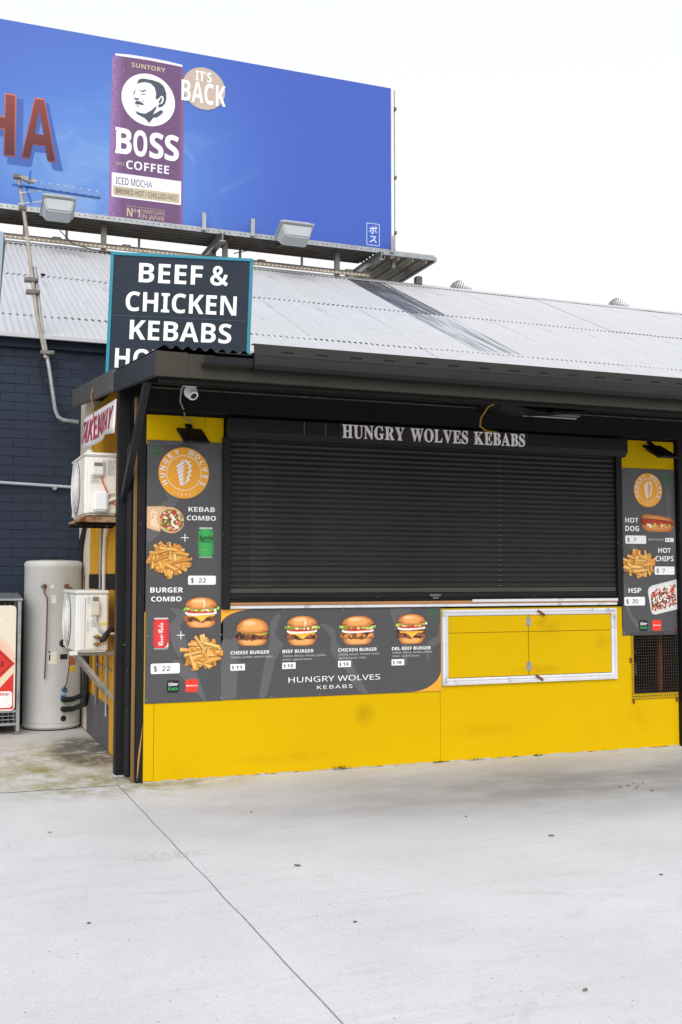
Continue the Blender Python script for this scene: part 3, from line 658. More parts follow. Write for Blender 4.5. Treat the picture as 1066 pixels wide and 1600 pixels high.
def slab_letters(pl, parent, txt, x0, x1, zb, cap, m, n=0.004, th=0.012):
    wid = []; gl = []
    for ch in txt:
        if ch == ' ': wid.append(0.42); gl.append(None); continue
        vs, fs = glyphs(ch, 0.006, st='se'); a = min(v.x for v in vs); e = max(v.x for v in vs); gl.append((vs, fs, a)); wid.append((e-a)+0.075)
    tot = sum(wid); k = (x1-x0)/tot; kz = cap/(0.69); x = x0
    for ch, wd, gg in zip(txt, wid, gl):
        if gg:
            vs, fs, a = gg; mb = MB(); w0 = (wd-0.075)
            pts = [(x+(v.x-a+0.037)*k, zb+(v.y+0.006)*kz) for v in vs]; m0 = len(pts)
            mb.add([pl.p(*p, n+th) for p in pts]+[pl.p(*p, n) for p in pts], fs+[[i+m0 for i in f][::-1] for f in fs])
            ed = {}
            for f in fs:
                for i in range(len(f)):
                    q = (f[i], f[(i+1) % len(f)])
                    if (q[1], q[0]) in ed: ed.pop((q[1], q[0]))
                    else: ed[q] = 1
            for (i, j) in ed: mb.f.append([i, i+m0, j+m0, j]); mb.c.append(None)
            for fx, fz in []:
                cx = x+(w0*fx+0.08)*k; hw = 0.17*k; hh = 0.085*cap
                zc = zb+(hh/2 if fz == 0 else (cap-hh/2 if fz == 1 else fz*cap))
                c0 = pl.p(cx, zc, n+th/2+0.0006); mb.obox(c0, pl.U, pl.V, pl.N, 2*hw, hh, th)
            mb.build('letter', m, parent)
        x += wd*k
slab_letters(Plane((0, -0.106, 0)), ss, 'HUNGRY WOLVES KEBABS', 1.548, 3.236, 2.648, 0.106, m_let, n=0.0)

# ------------------------------------------------------------------ printed menu boards
GREY, WHITE, ORANGE = S(78, 77, 78), S(240, 240, 240), S(240, 166, 48)
WOLF = S(96, 94, 96)
def smooth_poly(pts, n=6):
    out = []; N = len(pts)
    for i in range(N):
        p0, p1, p2, p3 = (Vector(pts[(i+k-1) % N]) for k in range(4))
        for j in range(n):
            t = j/n
            q = 0.5*((2*p1)+(p2-p0)*t+(2*p0-5*p1+4*p2-p3)*t*t+(3*p1-p0-3*p2+p3)*t**3); out.append((q.x, q.y))
    return out
def wolf(pl, t, pts):
    b = BOUNDS[t]; P = Print(pl, .001); P.poly([(min(max(x, b[0]), b[1]), min(max(z, b[2]), b[3])) for x, z in pts], WOLF); return P.build('wolf_watermark', t)
BOUNDS = {}
def burger(pl, parent, x0, x1, z0, z1, kind):
    P = Print(pl, 0.0024); w = x1-x0; h = z1-z0; cx = (x0+x1)/2
    X = lambda a: x0+a*w
    Zf = lambda a: z0+a*h
    bun, bund, hi = S(214, 142, 74), S(168, 92, 38), S(244, 196, 140)
    P.poly(smooth_poly([(X(.12), Zf(.22)), (X(.14), Zf(.08)), (X(.28), Zf(0)), (X(.72), Zf(0)), (X(.87), Zf(.08)), (X(.89), Zf(.22)), (X(.5), Zf(.27))]), S(232, 170, 100), 0, bund)
    def patty(zc, hh=0.09, c=S(92, 52, 32)):
        pts = []
        for i in range(26):
            a = 2*math.pi*i/26; k = 1+random.uniform(-.06, .06)
            pts.append((cx+0.5*w*k*math.copysign(abs(math.cos(a))**0.5, math.cos(a))*0.96, Zf(zc)+hh*h*k*math.copysign(abs(math.sin(a))**0.6, math.sin(a))))
        P.poly(pts, c, 1)
        P.scatter(cx, Zf(zc), 0.44*w, hh*h*0.75, 40, 0.012*w/0.28*1.4, [S(120, 70, 44), S(66, 36, 24), S(150, 92, 60)], 2)
    if kind == 'chicken':
        patty(.32, .12, S(176, 104, 46)); P.scatter(cx, Zf(.32), .45*w, .1*h, 40, .014, [S(206, 138, 70), S(150, 84, 36), S(224, 160, 96)], 3)
    elif kind == 'double': patty(.28, .075); patty(.43, .075)
    elif kind == 'cheese': patty(.34, .12)
    else: patty(.30, .085)
    if kind in ('beef', 'double'):
        P.poly([(X(.22), Zf(.40)), (X(.80), Zf(.40)), (X(.66), Zf(.33)), (X(.52), Zf(.20)), (X(.40), Zf(.31))], S(246, 186, 62), 5)
        P.poly([(X(.1), Zf(.42)), (X(.9), Zf(.42)), (X(.86), Zf(.37)), (X(.14), Zf(.37))], S(240, 176, 54), 5)
    if kind == 'cheese': P.poly([(X(.45), Zf(.46)), (X(.95), Zf(.47)), (X(.86), Zf(.39)), (X(.70), Zf(.36))], S(228, 176, 70), 5); P.scatter(cx, Zf(.45), .42*w, .03*h, 20, .008, [S(140, 150, 60), S(210, 170, 80)], 6)
    else:
        zz = .5 if kind != 'double' else .55
        P.poly(smooth_poly([(X(.08), Zf(zz-.06)), (X(.3), Zf(zz-.10)), (X(.7), Zf(zz-.08)), (X(.93), Zf(zz-.05)), (X(.9), Zf(zz+.03)), (X(.5), Zf(zz+.05)), (X(.1), Zf(zz+.03))]), S(238, 232, 224), 6)
        P.poly(smooth_poly([(X(.12), Zf(zz)), (X(.35), Zf(zz-.03)), (X(.7), Zf(zz-.02)), (X(.88), Zf(zz)), (X(.86), Zf(zz+.07)), (X(.5), Zf(zz+.1)), (X(.12), Zf(zz+.07))]), S(196, 62, 44), 7)
        for i in range(26):
            x = X(.02+.96*i/25); P.ell(x, Zf(zz+.11+random.uniform(-.05, .04)), .045*w, .05*h, random.choice([S(150, 180, 62), S(116, 148, 44), S(196, 208, 108), S(232, 236, 200)]), 8+i % 2, n=7, wob=.35)
    zb_ = {'cheese': .46, 'beef': .62, 'chicken': .62, 'double': .64}[kind]
    pts = [(X(.06), Zf(zb_+.07))]
    for i in range(17): a = math.pi*i/16; pts.append((cx-.45*w*math.cos(a), Zf(zb_)+(1-zb_)*h*(0.12+.88*math.sin(a)**0.75)))
    pts += [(X(.94), Zf(zb_+.07)), (X(.75), Zf(zb_-.01)), (X(.5), Zf(zb_-.02)), (X(.25), Zf(zb_-.01))]
    P.poly(pts, S(236, 166, 92), 11, S(176, 96, 42))
    P.ell(cx-.08*w, Zf(zb_)+(1-zb_)*h*.66, .2*w, (1-zb_)*h*.2, hi, 12, S(236, 172, 100))
    if kind == 'beef': P.poly([(X(.5), Zf(.99)), (X(.56), Zf(.8)), (X(.54), Zf(.62)), (X(.6), Zf(.62)), (X(.66), Zf(.78)), (X(.6), Zf(.96))], S(250, 214, 170), 13, S(206, 130, 66))
    return P.build('burger_picture', parent)
def fries(pl, parent, x0, x1, z0, z1, n=120, cut=None):
    P = Print(pl, 0.0024); cx, cz, rx, rz = (x0+x1)/2, z0+(z1-z0)*.42, (x1-x0)/2, (z1-z0)/2
    for i in range(n):
        a = random.uniform(0, 6.283); q = math.sqrt(random.random()); x = cx+rx*.72*q*math.cos(a); z = cz+rz*.72*q*math.sin(a)*(1.05 if math.sin(a) > 0 else .8)
        L = random.uniform(.085, .15)*(x1-x0)/.33; t = random.uniform(.017, .025)*(x1-x0)/.33; th = random.choice([random.uniform(-.75, .2), random.uniform(-1.9, -.9), random.uniform(-.3, .5)])
        d = (math.cos(th)*L/2, math.sin(th)*L/2); k = random.uniform(.72, 1.05)
        lo, hi_ = (cut if cut else (x0-.01, x1+.01))
        c = lambda p: (min(max(p[0], lo), hi_), p[1])
        nx_, nz_ = -math.sin(th)*t/2, math.cos(th)*t/2
        A, B = (x-d[0], z-d[1]), (x+d[0], z+d[1]); base = S(246, 178, 84); dk = tuple(v*.5*k for v in base)
        lay = i*.12
        P.poly([c((A[0]-nx_*1.5, A[1]-nz_*1.5)), c((B[0]-nx_*1.5, B[1]-nz_*1.5)), c((B[0]+nx_*1.2, B[1]+nz_*1.2)), c((A[0]+nx_*1.2, A[1]+nz_*1.2))], dk, lay)
        P.poly([c((A[0]-nx_*.6, A[1]-nz_*.6)), c((B[0]-nx_*.6, B[1]-nz_*.6)), c((B[0]+nx_, B[1]+nz_)), c((A[0]+nx_, A[1]+nz_))], tuple(min(.9, v*k) for v in random.choice([base, S(250, 196, 112), S(234, 150, 60)])), lay+.06)
    return P.build('fries_picture', parent)
def drink(pl, parent, x0, x1, z0, z1, c, body, bold=0.02, vertical=False, tc=WHITE):
    P = Print(pl, 0.0024); w = x1-x0; h = z1-z0; n = 10
    for i in range(n):
        a, b_ = i/n, (i+1)/n; k = .55+.75*math.sin(math.pi*(.12+.8*(a+b_)/2))**1.2*.75
        cc = tuple(min(.9, v*k+.02) for v in c); e = .0 if 0 < i < n-1 else .015*h/.2
        P.rect(x0+a*w, x0+b_*w+.0002, z0+.045*h+e, z1-.045*h-e, cc)
    sil = S(196, 198, 200)
    P.poly([(x0+.04*w, z1-.045*h), (x1-.04*w, z1-.045*h), (x1-.1*w, z1), (x0+.1*w, z1)], sil, 0); P.poly([(x0+.1*w, z0), (x1-.1*w, z0), (x1-.03*w, z0+.045*h), (x0+.03*w, z0+.045*h)], S(150, 150, 152), 0)
    if vertical:
        P.text(body, x0+.62*w, x0+.62*w+.72*h, z0+.12*h, .30*w, tc, 2, bold=.01, rot=math.pi/2, st='sc')
        P.poly([(x0+.72*w, z0+.06*h), (x1-.06*w, z0+.08*h), (x1-.08*w, z0+.24*h), (x1-.14*w, z0+.12*h)], tc, 2)
    else:
        P.text(body, x0+.06*w, x1-.01*w, z0+.58*h, .15*h, tc, 2, bold=bold, shear=.25); P.rect(x0+.18*w, x0+.82*w, z0+.515*h, z0+.545*h, S(40, 92, 52), 2); P.rect(x0+.1*w, x0+.5*w, z0+.27*h, z0+.285*h, S(190, 190, 60), 2)
    return P.build('drink_can_picture', parent)
def halal(pl, parent, cx, cz, r):
    g_ = S(52, 132, 72); P = Print(pl, .0024); P.ring(cx, cz, r, r*.09, g_, 0, 28)
    P.line([(cx-.55*r, cz+.1*r), (cx-.62*r, cz-.12*r), (cx-.3*r, cz-.22*r), (cx-.12*r, cz-.1*r), (cx-.1*r, cz+.45*r)], r*.12, g_, 1)
    P.line([(cx+.02*r, cz-.05*r), (cx+.2*r, cz+.12*r), (cx+.36*r, cz+.1*r), (cx+.4*r, cz-.1*r), (cx+.66*r, cz-.12*r), (cx+.6*r, cz+.08*r)], r*.12, g_, 1)
    P.line([(cx-.45*r, cz+.28*r), (cx-.3*r, cz+.36*r)], r*.1, g_, 1)
    P.text('HALAL', cx-.36*r, cx+.36*r, cz-.68*r, .17*r, g_, 1, bold=.022)
    return P.build('halal_emblem', parent)
def logo(pl, parent, cx, cz, r):
    P = Print(pl, .0024); P.ell(cx, cz, r, r, ORANGE, 0, n=48); P.ring(cx, cz, r*.68, r*.022, WHITE, 1, 48)
    d = P.build('logo_disc', parent)
    T = Print(pl, .0045)
    def arc(txt, a0, a1, rr, cap, flip=False, c=WHITE):
        T = Print(pl, .0045)
        for i, ch in enumerate(txt):
            if ch == ' ': continue
            a = R(a0+(a1-a0)*i/(len(txt)-1)); vs, fs = glyphs(ch, 0)
            mn = min(v.x for v in vs); mxv = max(v.x for v in vs); k = cap/.714
            ux, uz = (-math.sin(a), math.cos(a)) if flip else (math.sin(a), -math.cos(a))
            vx, vz = (-math.cos(a), -math.sin(a)) if flip else (math.cos(a), math.sin(a))
            ox, oz = cx+math.cos(a)*rr, cz+math.sin(a)*rr
            T.mb.add([pl.p(ox+ux*(v.x-(mn+mxv)/2)*k*1.0+vx*(v.y-.357)*k, oz+uz*(v.x-(mn+mxv)/2)*k*1.0+vz*(v.y-.357)*k, T.n) for v in vs], fs, c)
        T.build('ring_lettering', d)
    st_ = 236/12; arc('HUNGRY', 208, 208-st_*5, r*.845, r*.2); arc('WOLVES', 208-st_*7, -28, r*.845, r*.2); arc('KEBABS', 243, 297, r*.845, r*.11, True, S(250, 210, 150))
    W = Print(pl, .0045)
    f = lambda a, b_: (cx+a*r, cz+b_*r)
    W.poly([f(-.30, .30), f(-.02, .55), f(-.04, -.50), f(-.16, -.45), f(-.26, 0)], WHITE, 0)
    for i in range(6): z = -.42+i*.15; W.line([f(-.28, z-.03), f(-.02, z+.16)], r*.028, ORANGE, 1)
    zig = [(.03, .55), (.14, .46), (.28, .46), (.18, .36), (.33, .30), (.22, .18), (.34, .10), (.20, 0), (.30, -.08), (.18, -.18), (.24, -.27), (.12, -.33), (.06, -.46), (.04, -.36), (.13, -.26), (.1, -.14), (.21, -.06), (.12, .02), (.25, .12), (.14, .2), (.22, .29), (.1, .34), (.12, .4), (.05, .42)]
    W.poly([f(*p) for p in zig], WHITE, 0); W.line([f(.0, .5), f(.0, -.5)], r*.02, WHITE, 1)
    W.build('kebab_emblem', parent)
def price(pl, parent, x0, x1, z0, z1, txt, r=.012, sq=False):
    P = Print(pl, .0024); P.rrect(x0, x1, z0, z1, .002 if sq else r, S(238, 238, 240), 0)
    o = P.build('price_label', parent); w, h = x1-x0, z1-z0; D = S(58, 56, 58)
    T = Print(pl, .0045); T.text('$', x0+.10*w, x0+.10*w+.32*h, z0+.24*h, .52*h, D, 0, bold=0, st=None); T.text(txt, x0+.38*w, x0+.38*w+.36*h*len(txt)*(1.15 if not sq else 1.25), z0+.26*h, .46*h, D, 0, bold=.012, st='sr' if not sq else 'sb')
    T.build('lettering', o)
def apps(pl, parent, ux0, ux1, uz0, uz1, dx0, dx1, dz0, dz1):
    P = Print(pl, .0024); P.rrect(ux0, ux1, uz0, uz1, .016, S(24, 25, 27), 0); o = P.build('delivery_app_tile', parent)
    w, h = ux1-ux0, uz1-uz0; T = Print(pl, .0045); T.text('Uber', ux0+.12*w, ux1-.1*w, uz0+.56*h, .26*h, WHITE, bold=.012); T.text('Eats', ux0+.12*w, ux1-.1*w, uz0+.2*h, .26*h, S(70, 176, 92), bold=.012); T.build('lettering', o)
    P = Print(pl, .0024); P.rrect(dx0, dx1, dz0, dz1, .016, S(232, 58, 40), 0); o = P.build('delivery_app_tile', parent)
    w, h = dx1-dx0, dz1-dz0; T = Print(pl, .0045); T.text('DOORDASH', dx0+.28*w, dx1-.06*w, dz0+.46*h, .09*h, WHITE, bold=.03); T.poly([(dx0+.06*w, dz0+.56*h), (dx0+.22*w, dz0+.56*h), (dx0+.25*w, dz0+.5*h), (dx0+.2*w, dz0+.44*h), (dx0+.14*w, dz0+.46*h)], WHITE); T.build('lettering', o)
def board(name, x0, x1, z0, z1, label, screws):
    t = thing(name, ((x0+x1)/2, -0.004, z0), label, 'menu board')
    MB().box(x0, x1, -0.008, -0.0008, z0, z1).build('panel', m_grey, t, bevel=.0012)
    s_ = [MB().tube([(x, -.0102, z), (x, -.0079, z)], .0045, 8).build('screw', m_galv, t) for x, z in screws]
    BOUNDS[t] = (x0+.002, x1-.002, z0+.002, z1-.002)
    return t, Plane((0, -.008, 0))

# left board: combos
t, pl = board('menu_board', 0.006, 0.607, 0.585, 2.572, 'tall grey combo menu board left of the shutter with wrap, cans and fries', [(.02, 2.55), (.59, 2.55), (.02, .61), (.59, .61), (.02, 1.09), (.59, 1.09)])
wolf(pl, t, smooth_poly([(.15, 2.16), (.22, 2.19), (.25, 2.12), (.20, 2.06), (.10, 2.03), (.13, 2.10), (.17, 2.12)]))
wolf(pl, t, smooth_poly([(.14, 2.571), (.30, 2.571), (.22, 2.54), (.16, 2.545)]))
wolf(pl, t, smooth_poly([(.008, 1.80), (.09, 1.84), (.16, 2.0), (.12, 2.05), (.06, 1.95), (.008, 1.93)]))
wolf(pl, t, smooth_poly([(.19, 1.30), (.34, 1.26), (.27, 1.16), (.33, 1.02), (.26, .90), (.38, .84), (.44, .70), (.47, .60), (.50, .588), (.46, .588), (.40, .66), (.30, .76), (.25, .82), (.22, .91), (.29, .88), (.22, 1.00), (.19, 1.16), (.24, 1.24)]))
halal(pl, t, .073, 2.498, .046); logo(pl, t, .289, 2.328, .197)
P = Print(pl, .0024)
P.poly([(.008, 2.065), (.135, 2.07), (.165, 2.06), (.12, 1.985), (.11, 1.875), (.06, 1.885), (.008, 1.905)], S(238, 208, 172), 0, S(206, 166, 122))
for i in range(18): x, z = random.uniform(.015, .11), random.uniform(1.92, 2.05); P.ell(x, z, .006, .003, S(170, 120, 80), 2, rot=.4, n=6)
P.ell(.188, 1.965, .108, .098, S(240, 216, 184), 2, S(212, 170, 124), rot=-.5); P.ell(.195, 1.962, .092, .083, S(150, 84, 44), 4, rot=-.5)
P.scatter(.195, 1.962, .087, .076, 170, .0095, [S(184, 104, 56), S(128, 66, 34), S(222, 150, 92), S(96, 130, 50), S(196, 68, 40), S(236, 226, 206), S(158, 178, 84)], 5)
P.line([(.19, 2.01), (.21, 1.975), (.195, 1.945), (.215, 1.92), (.24, 1.905)], .014, S(244, 240, 232), 9)
P.build('wrap_picture', t)
lettering(pl, t, 'KEBAB', .326, .534, 2.033, .036, WHITE, bold=.03); lettering(pl, t, 'COMBO', .314, .543, 1.966, .036, WHITE, bold=.03)
P = Print(pl, .0024); P.rect(.271, .331, 1.829, 1.835, WHITE); P.rect(.298, .304, 1.802, 1.862, WHITE, 1); P.build('plus_sign', t)
drink(pl, t, .404, .525, 1.677, 1.913, S(44, 158, 74), 'Sprite', tc=S(26, 46, 32))
fries(pl, t, .01, .344, 1.546, 1.805, cut=(.008, .36)); price(pl, t, .328, .546, 1.473, 1.542, '22')
lettering(pl, t, 'BURGER', .039, .290, 1.415, .038, WHITE, bold=.03); lettering(pl, t, 'COMBO', .046, .278, 1.348, .036, WHITE, bold=.03)
burger(pl, t, .291, .568, 1.145, 1.378, 'beef'); drink(pl, t, .063, .186, .986, 1.225, S(206, 40, 40), 'Coca-Cola', vertical=True)
P = Print(pl, .0024); P.rect(.246, .306, 1.088, 1.094, WHITE); P.rect(.273, .279, 1.061, 1.121, WHITE, 1); P.build('plus_sign', t)
fries(pl, t, .278, .60, .836, 1.091, cut=(.27, .605)); price(pl, t, .049, .270, .805, .882, '22')
apps(pl, t, .173, .266, .661, .753, .314, .411, .659, .756)

# burger board under the counter
t, pl = board('menu_board', 0.588, 2.472, 0.588, 1.283, 'wide grey burger menu board below the counter with four burgers and prices', [(.60, .60), (1.0, .6), (1.4, .6), (1.8, .6), (2.2, .6), (2.45, .6), (.60, 1.27), (1.1, 1.27), (1.6, 1.27), (2.1, 1.27)])
P = Print(pl, .001)
pts = [(.590, 1.281)]+[(.59+.26*math.cos(R(a)), 1.175+.106*math.sin(R(a))) for a in ()]
arcTL = [(.59, 1.281), (.59, 1.165)]+[(.865-.275*math.cos(R(a)), 1.165+.116*math.sin(R(a))) for a in range(8, 90, 8)]+[(.865, 1.281)]
P.poly(arcTL, ORANGE)
arcBR = [(2.471, .59), (2.471, .765)]+[(2.19+.281*math.cos(R(a)), .765-.175*math.sin(R(a))) for a in range(8, 90, 8)]+[(2.19, .59)]
P.poly(arcBR, ORANGE); P.build('orange_corner', t)
wolf(pl, t, smooth_poly([(.592, 1.02), (.68, 1.05), (.73, 1.16), (.72, .75), (.71, .60), (.66, .592), (.592, .592)], 4))
wolf(pl, t, smooth_poly([(.99, 1.19), (1.07, 1.24), (1.03, 1.08), (1.09, 1.0), (1.03, .88), (1.0, .76), (.95, .60), (.90, .592), (.92, .75), (.95, .9), (.98, 1.03)]))
wolf(pl, t, smooth_poly([(1.40, 1.16), (1.52, 1.12), (1.55, 1.0), (1.66, .9), (1.72, .75), (1.80, .62), (1.76, .6), (1.68, .68), (1.6, .82), (1.5, .92), (1.49, 1.06)]))
wolf(pl, t, smooth_poly([(2.02, 1.28), (2.20, 1.28), (2.17, 1.1), (2.16, .8), (2.12, .95), (2.06, 1.1)], 4))
wolf(pl, t, smooth_poly([(2.46, 1.15), (2.47, 1.0), (2.38, .94), (2.36, .84), (2.33, .9), (2.36, 1.0), (2.44, 1.05)]))
burger(pl, t, .695, .984, .999, 1.213, 'cheese'); burger(pl, t, 1.106, 1.389, .991, 1.226, 'beef'); burger(pl, t, 1.568, 1.878, .987, 1.220, 'chicken'); burger(pl, t, 2.061, 2.340, .984, 1.229, 'double')
for x0, x1, s_ in ((.665, .979, 'CHEESE BURGER'), (1.086, 1.347, 'BEEF BURGER'), (1.555, 1.893, 'CHICKEN BURGER'), (2.024, 2.378, 'DBL-BEEF BURGER')): lettering(pl, t, s_, x0, x1, .935, .026, WHITE, bold=.025)
SM = S(196, 196, 198)
for x0, x1, z, s_ in ((.665, 1.006, .906, 'cheese, pickles, special sauce'), (1.086, 1.453, .905, 'cheese, lettuce, tomato, pickles,'), (1.086, 1.33, .877, 'onion, special sauce'), (1.555, 1.916, .905, 'cheese, lettuce, tomato, onion,'), (1.555, 1.80, .877, 'special sauce, mayo'), (2.024, 2.395, .908, 'cheese, lettuce, tomato, pickles,'), (2.024, 2.27, .880, 'onion, special sauce')):
    lettering(pl, t, s_, x0, x1, z, .017, SM, bold=.006, st='sr')
for x0, x1, p_ in ((.666, .782, '11'), (1.086, 1.197, '13'), (1.555, 1.666, '13'), (2.023, 2.137, '16')): price(pl, t, x0, x1, .811, .861, p_, sq=True)
lettering(pl, t, 'HUNGRY WOLVES', 1.136, 1.921, .703, .042, WHITE, bold=.008, st='sr'); lettering(pl, t, 'KEBABS', 1.375, 1.679, .644, .028, WHITE, bold=0.004, space=1.25, st='sr')
halal(pl, t, 2.401, 1.229, .046)

# right board
t, pl = board('menu_board', 4.281, 4.876, 1.010, 2.516, 'narrow grey menu board right of the shutter with hot dog, chips and meat tray', [(4.295, 2.50), (4.86, 2.50), (4.295, 1.03), (4.86, 1.06)])
wolf(pl, t, smooth_poly([(4.78, 2.36), (4.84, 2.24), (4.80, 2.12), (4.86, 2.02), (4.87, 1.82), (4.83, 1.70), (4.82, 1.84), (4.76, 2.02), (4.79, 2.14), (4.76, 2.26)]))
wolf(pl, t, smooth_poly([(4.29, 1.50), (4.33, 1.42), (4.36, 1.24), (4.46, 1.10), (4.47, 1.04), (4.42, 1.09), (4.33, 1.22), (4.29, 1.36)]))
wolf(pl, t, smooth_poly([(4.37, 1.78), (4.42, 1.84), (4.41, 1.74)]))
logo(pl, t, 4.576, 2.321, .155); halal(pl, t, 4.778, 2.428, .046)
lettering(pl, t, 'HOT', 4.322, 4.464, 2.022, .044, WHITE, bold=.03); lettering(pl, t, 'DOG', 4.321, 4.471, 1.946, .046, WHITE, bold=.03)
P = Print(pl, .0024)
P.poly(smooth_poly([(4.50, 2.04), (4.51, 2.09), (4.60, 2.10), (4.80, 2.075), (4.85, 2.04), (4.845, 1.98), (4.79, 1.945), (4.58, 1.945), (4.51, 1.98)]), S(226, 156, 84), 0, S(170, 96, 44))
P.poly(smooth_poly([(4.495, 2.035), (4.52, 2.065), (4.70, 2.055), (4.83, 2.035), (4.848, 2.01), (4.83, 1.995), (4.66, 2.005), (4.52, 2.005)]), S(184, 84, 48), 3, S(128, 46, 26))
P.scatter(4.67, 2.0, .15, .02, 40, .010, [S(240, 226, 190), S(228, 190, 80), S(200, 60, 40)], 5, clip=(4.5, 4.85))
zz = [(4.53+.026*i, 2.035+(.014 if i % 2 else -.012)) for i in range(12)]; P.line(zz, .009, S(176, 40, 28), 9)
P.build('hot_dog_picture', t)
price(pl, t, 4.320, 4.547, 1.832, 1.906, '7'); lettering(pl, t, 'add cheese', 4.564, 4.738, 1.864, .022, SM, bold=.005, st='sr'); price(pl, t, 4.755, 4.850, 1.852, 1.889, '1', sq=True)
fries(pl, t, 4.285, 4.636, 1.544, 1.790, cut=(4.283, 4.65)); lettering(pl, t, 'HOT', 4.676, 4.817, 1.753, .044, WHITE, bold=.03); lettering(pl, t, 'CHIPS', 4.643, 4.845, 1.677, .046, WHITE, bold=.03)
price(pl, t, 4.633, 4.854, 1.554, 1.628, '7'); lettering(pl, t, 'HSP', 4.345, 4.481, 1.390, .044, WHITE, bold=.03); price(pl, t, 4.299, 4.523, 1.277, 1.354, '20')
P = Print(pl, .0024)
P.poly([(4.555, 1.40), (4.565, 1.435), (4.60, 1.455), (4.875, 1.512), (4.875, 1.238), (4.63, 1.192), (4.60, 1.2), (4.585, 1.23)], S(240, 240, 238), 0, S(206, 206, 204))
for i in range(260):
    a, b_ = random.random(), random.random(); x = 4.595+a*.265; z = 1.225+b_*.185+a*.055
    P.ell(x, z, random.uniform(.006, .017), random.uniform(.005, .010), random.choice([S(96, 52, 34), S(70, 40, 28), S(112, 64, 42), S(204, 74, 40), S(222, 90, 50), S(244, 240, 232), S(150, 92, 60), S(176, 112, 78)]), 2+i % 6, rot=random.uniform(0, 3), n=7, wob=.3)
P.build('meat_tray_picture', t)
apps(pl, t, 4.454, 4.548, 1.048, 1.143, 4.596, 4.695, 1.049, 1.144)

# ------------------------------------------------------------------ floodlights and camera under the awning
def flood(cx, zt, label, w=0.20, d=0.20, tilt=38, yaw=0):
    t = thing('flood_light', (cx, 0, zt), label, 'flood light', 'solar flood lights under the awning')
    a = R(tilt); U = Vector((math.cos(R(yaw)), -math.sin(R(yaw)), 0)); B = Vector((math.sin(R(yaw))*.9, math.cos(R(yaw)), 0)).normalized()
    D = (-B*math.cos(a)+Vector((0, 0, math.sin(a)))).normalized(); N = U.cross(D)
    c = Vector((cx, -0.012, zt-.10))+D*(d/2+.03)
    MB().obox(c, U, D, N, w, d, .022).build('lamp_panel', m_black, t, bevel=.005)
    fin = MB()
    for i in range(9): fin.obox(c+N*.018+U*(w*.4*(i-4)/4), U, D, N, .005, d*.7, .016)
    fin.build('cooling_fins', m_black, t)
    MB().bar(c-D*d*.3, (cx, -.002, zt-.07), .05, .012).build('bracket', m_black, t)
    return t
flood(0.32, 2.775, 'small black flood light tilted above the tall combo menu board', d=.28, tilt=-27)
flood(4.60, 2.835, 'small black flood light tilted above the hot dog menu board', d=.28, tilt=-27)
sc = thing('security_camera', (0.221, -0.5, 2.96), 'white turret security camera under the front of the awning', 'camera')
MB().lathe((0.221, -0.5, 2.84), [(0, .138), (.055, .138), (.058, .10), (.056, .075), (.03, .07)], 24).build('base', m_white, sc, smooth=40)
ax = Vector((.25, -.75, -.7)).normalized()
MB().lathe(Vector((0.221, -0.5, 2.872)), [(0, -.05)]+[(.05*math.sin(R(a)), -.05*math.cos(R(a))) for a in range(20, 130, 10)]+[(.040, .042), (.036, .055), (0, .055)], 24, ax).build('eyeball', m_white, sc, smooth=50)
MB().lathe(Vector((0.221, -0.5, 2.872)), [(.024, .056), (.022, .0565), (0, .0566)], 20, ax).build('lens', m_dark, sc)
MB().tube([(0.19, -.5, 2.94), (0.165, -.45, 2.90), (.20, -.25, 2.84), (.275, -.06, 2.80), (.295, -.008, 2.745)], .006, 8).tube([(.295, -.008, 2.745), (.33, -.02, 2.735), (.36, -.03, 2.70)], .004, 6).build('cable', mat('grey_cable', S(150, 150, 150), .5), sc, smooth=40)

# ------------------------------------------------------------------ takeaway banner on the awning side
tb = thing('takeaway_banner', (-0.17, 1.2, 2.7), 'curled white and red TAKEAWAY banner hanging from the side of the awning', 'banner')
mb = MB(); n = 24
def ban(u, v):        # u 0 far .. 1 near
    y = 2.12-1.80*u; z = (3.015-.09*u)-(1-v)*(.30-.04*u)-.015*math.sin(u*7)*(1-v); x = -.178-.03*math.sin(u*9)*(1-v)-.03*(1-v)*(1-u)
    return Vector((x, y, z))
for i in range(n+1):
    for j in range(5): mb.v.append(ban(i/n, j/4))
for i in range(n):
    for j in range(4): a = i*5+j; mb.f.append([a, a+5, a+6, a+1]); mb.c.append(None)
bo = mb.build('sheet', mat('white_vinyl', S(224, 220, 222), .4, var=.06, vs=5), tb, smooth=60); md = bo.modifiers.new('t', 'SOLIDIFY'); md.thickness = .003
vs, fs = glyphs('TAKEAWAY', 0); mn = min(v.x for v in vs); mxv = max(v.x for v in vs)
tm = MB(); q = []
for v in vs:
    u = .05+.90*(v.x-mn)/(mxv-mn); p = ban(u, .15+.70*v.y/.714); q.append(p+Vector((-.006, 0, 0)))
tm.add(q, fs); tm.build('lettering', mat('faded_red_print', S(168, 52, 84), .5, var=.15, vs=6), tb)
MB().tube([(-.2, 1.35, 3.22), (-.232, 1.30, 3.10), (-.215, 1.28, 2.98), (-.21, 1.27, 2.86)], .006, 7).build('tie_cord', mat('brown_cord', S(140, 104, 66), .7), tb)

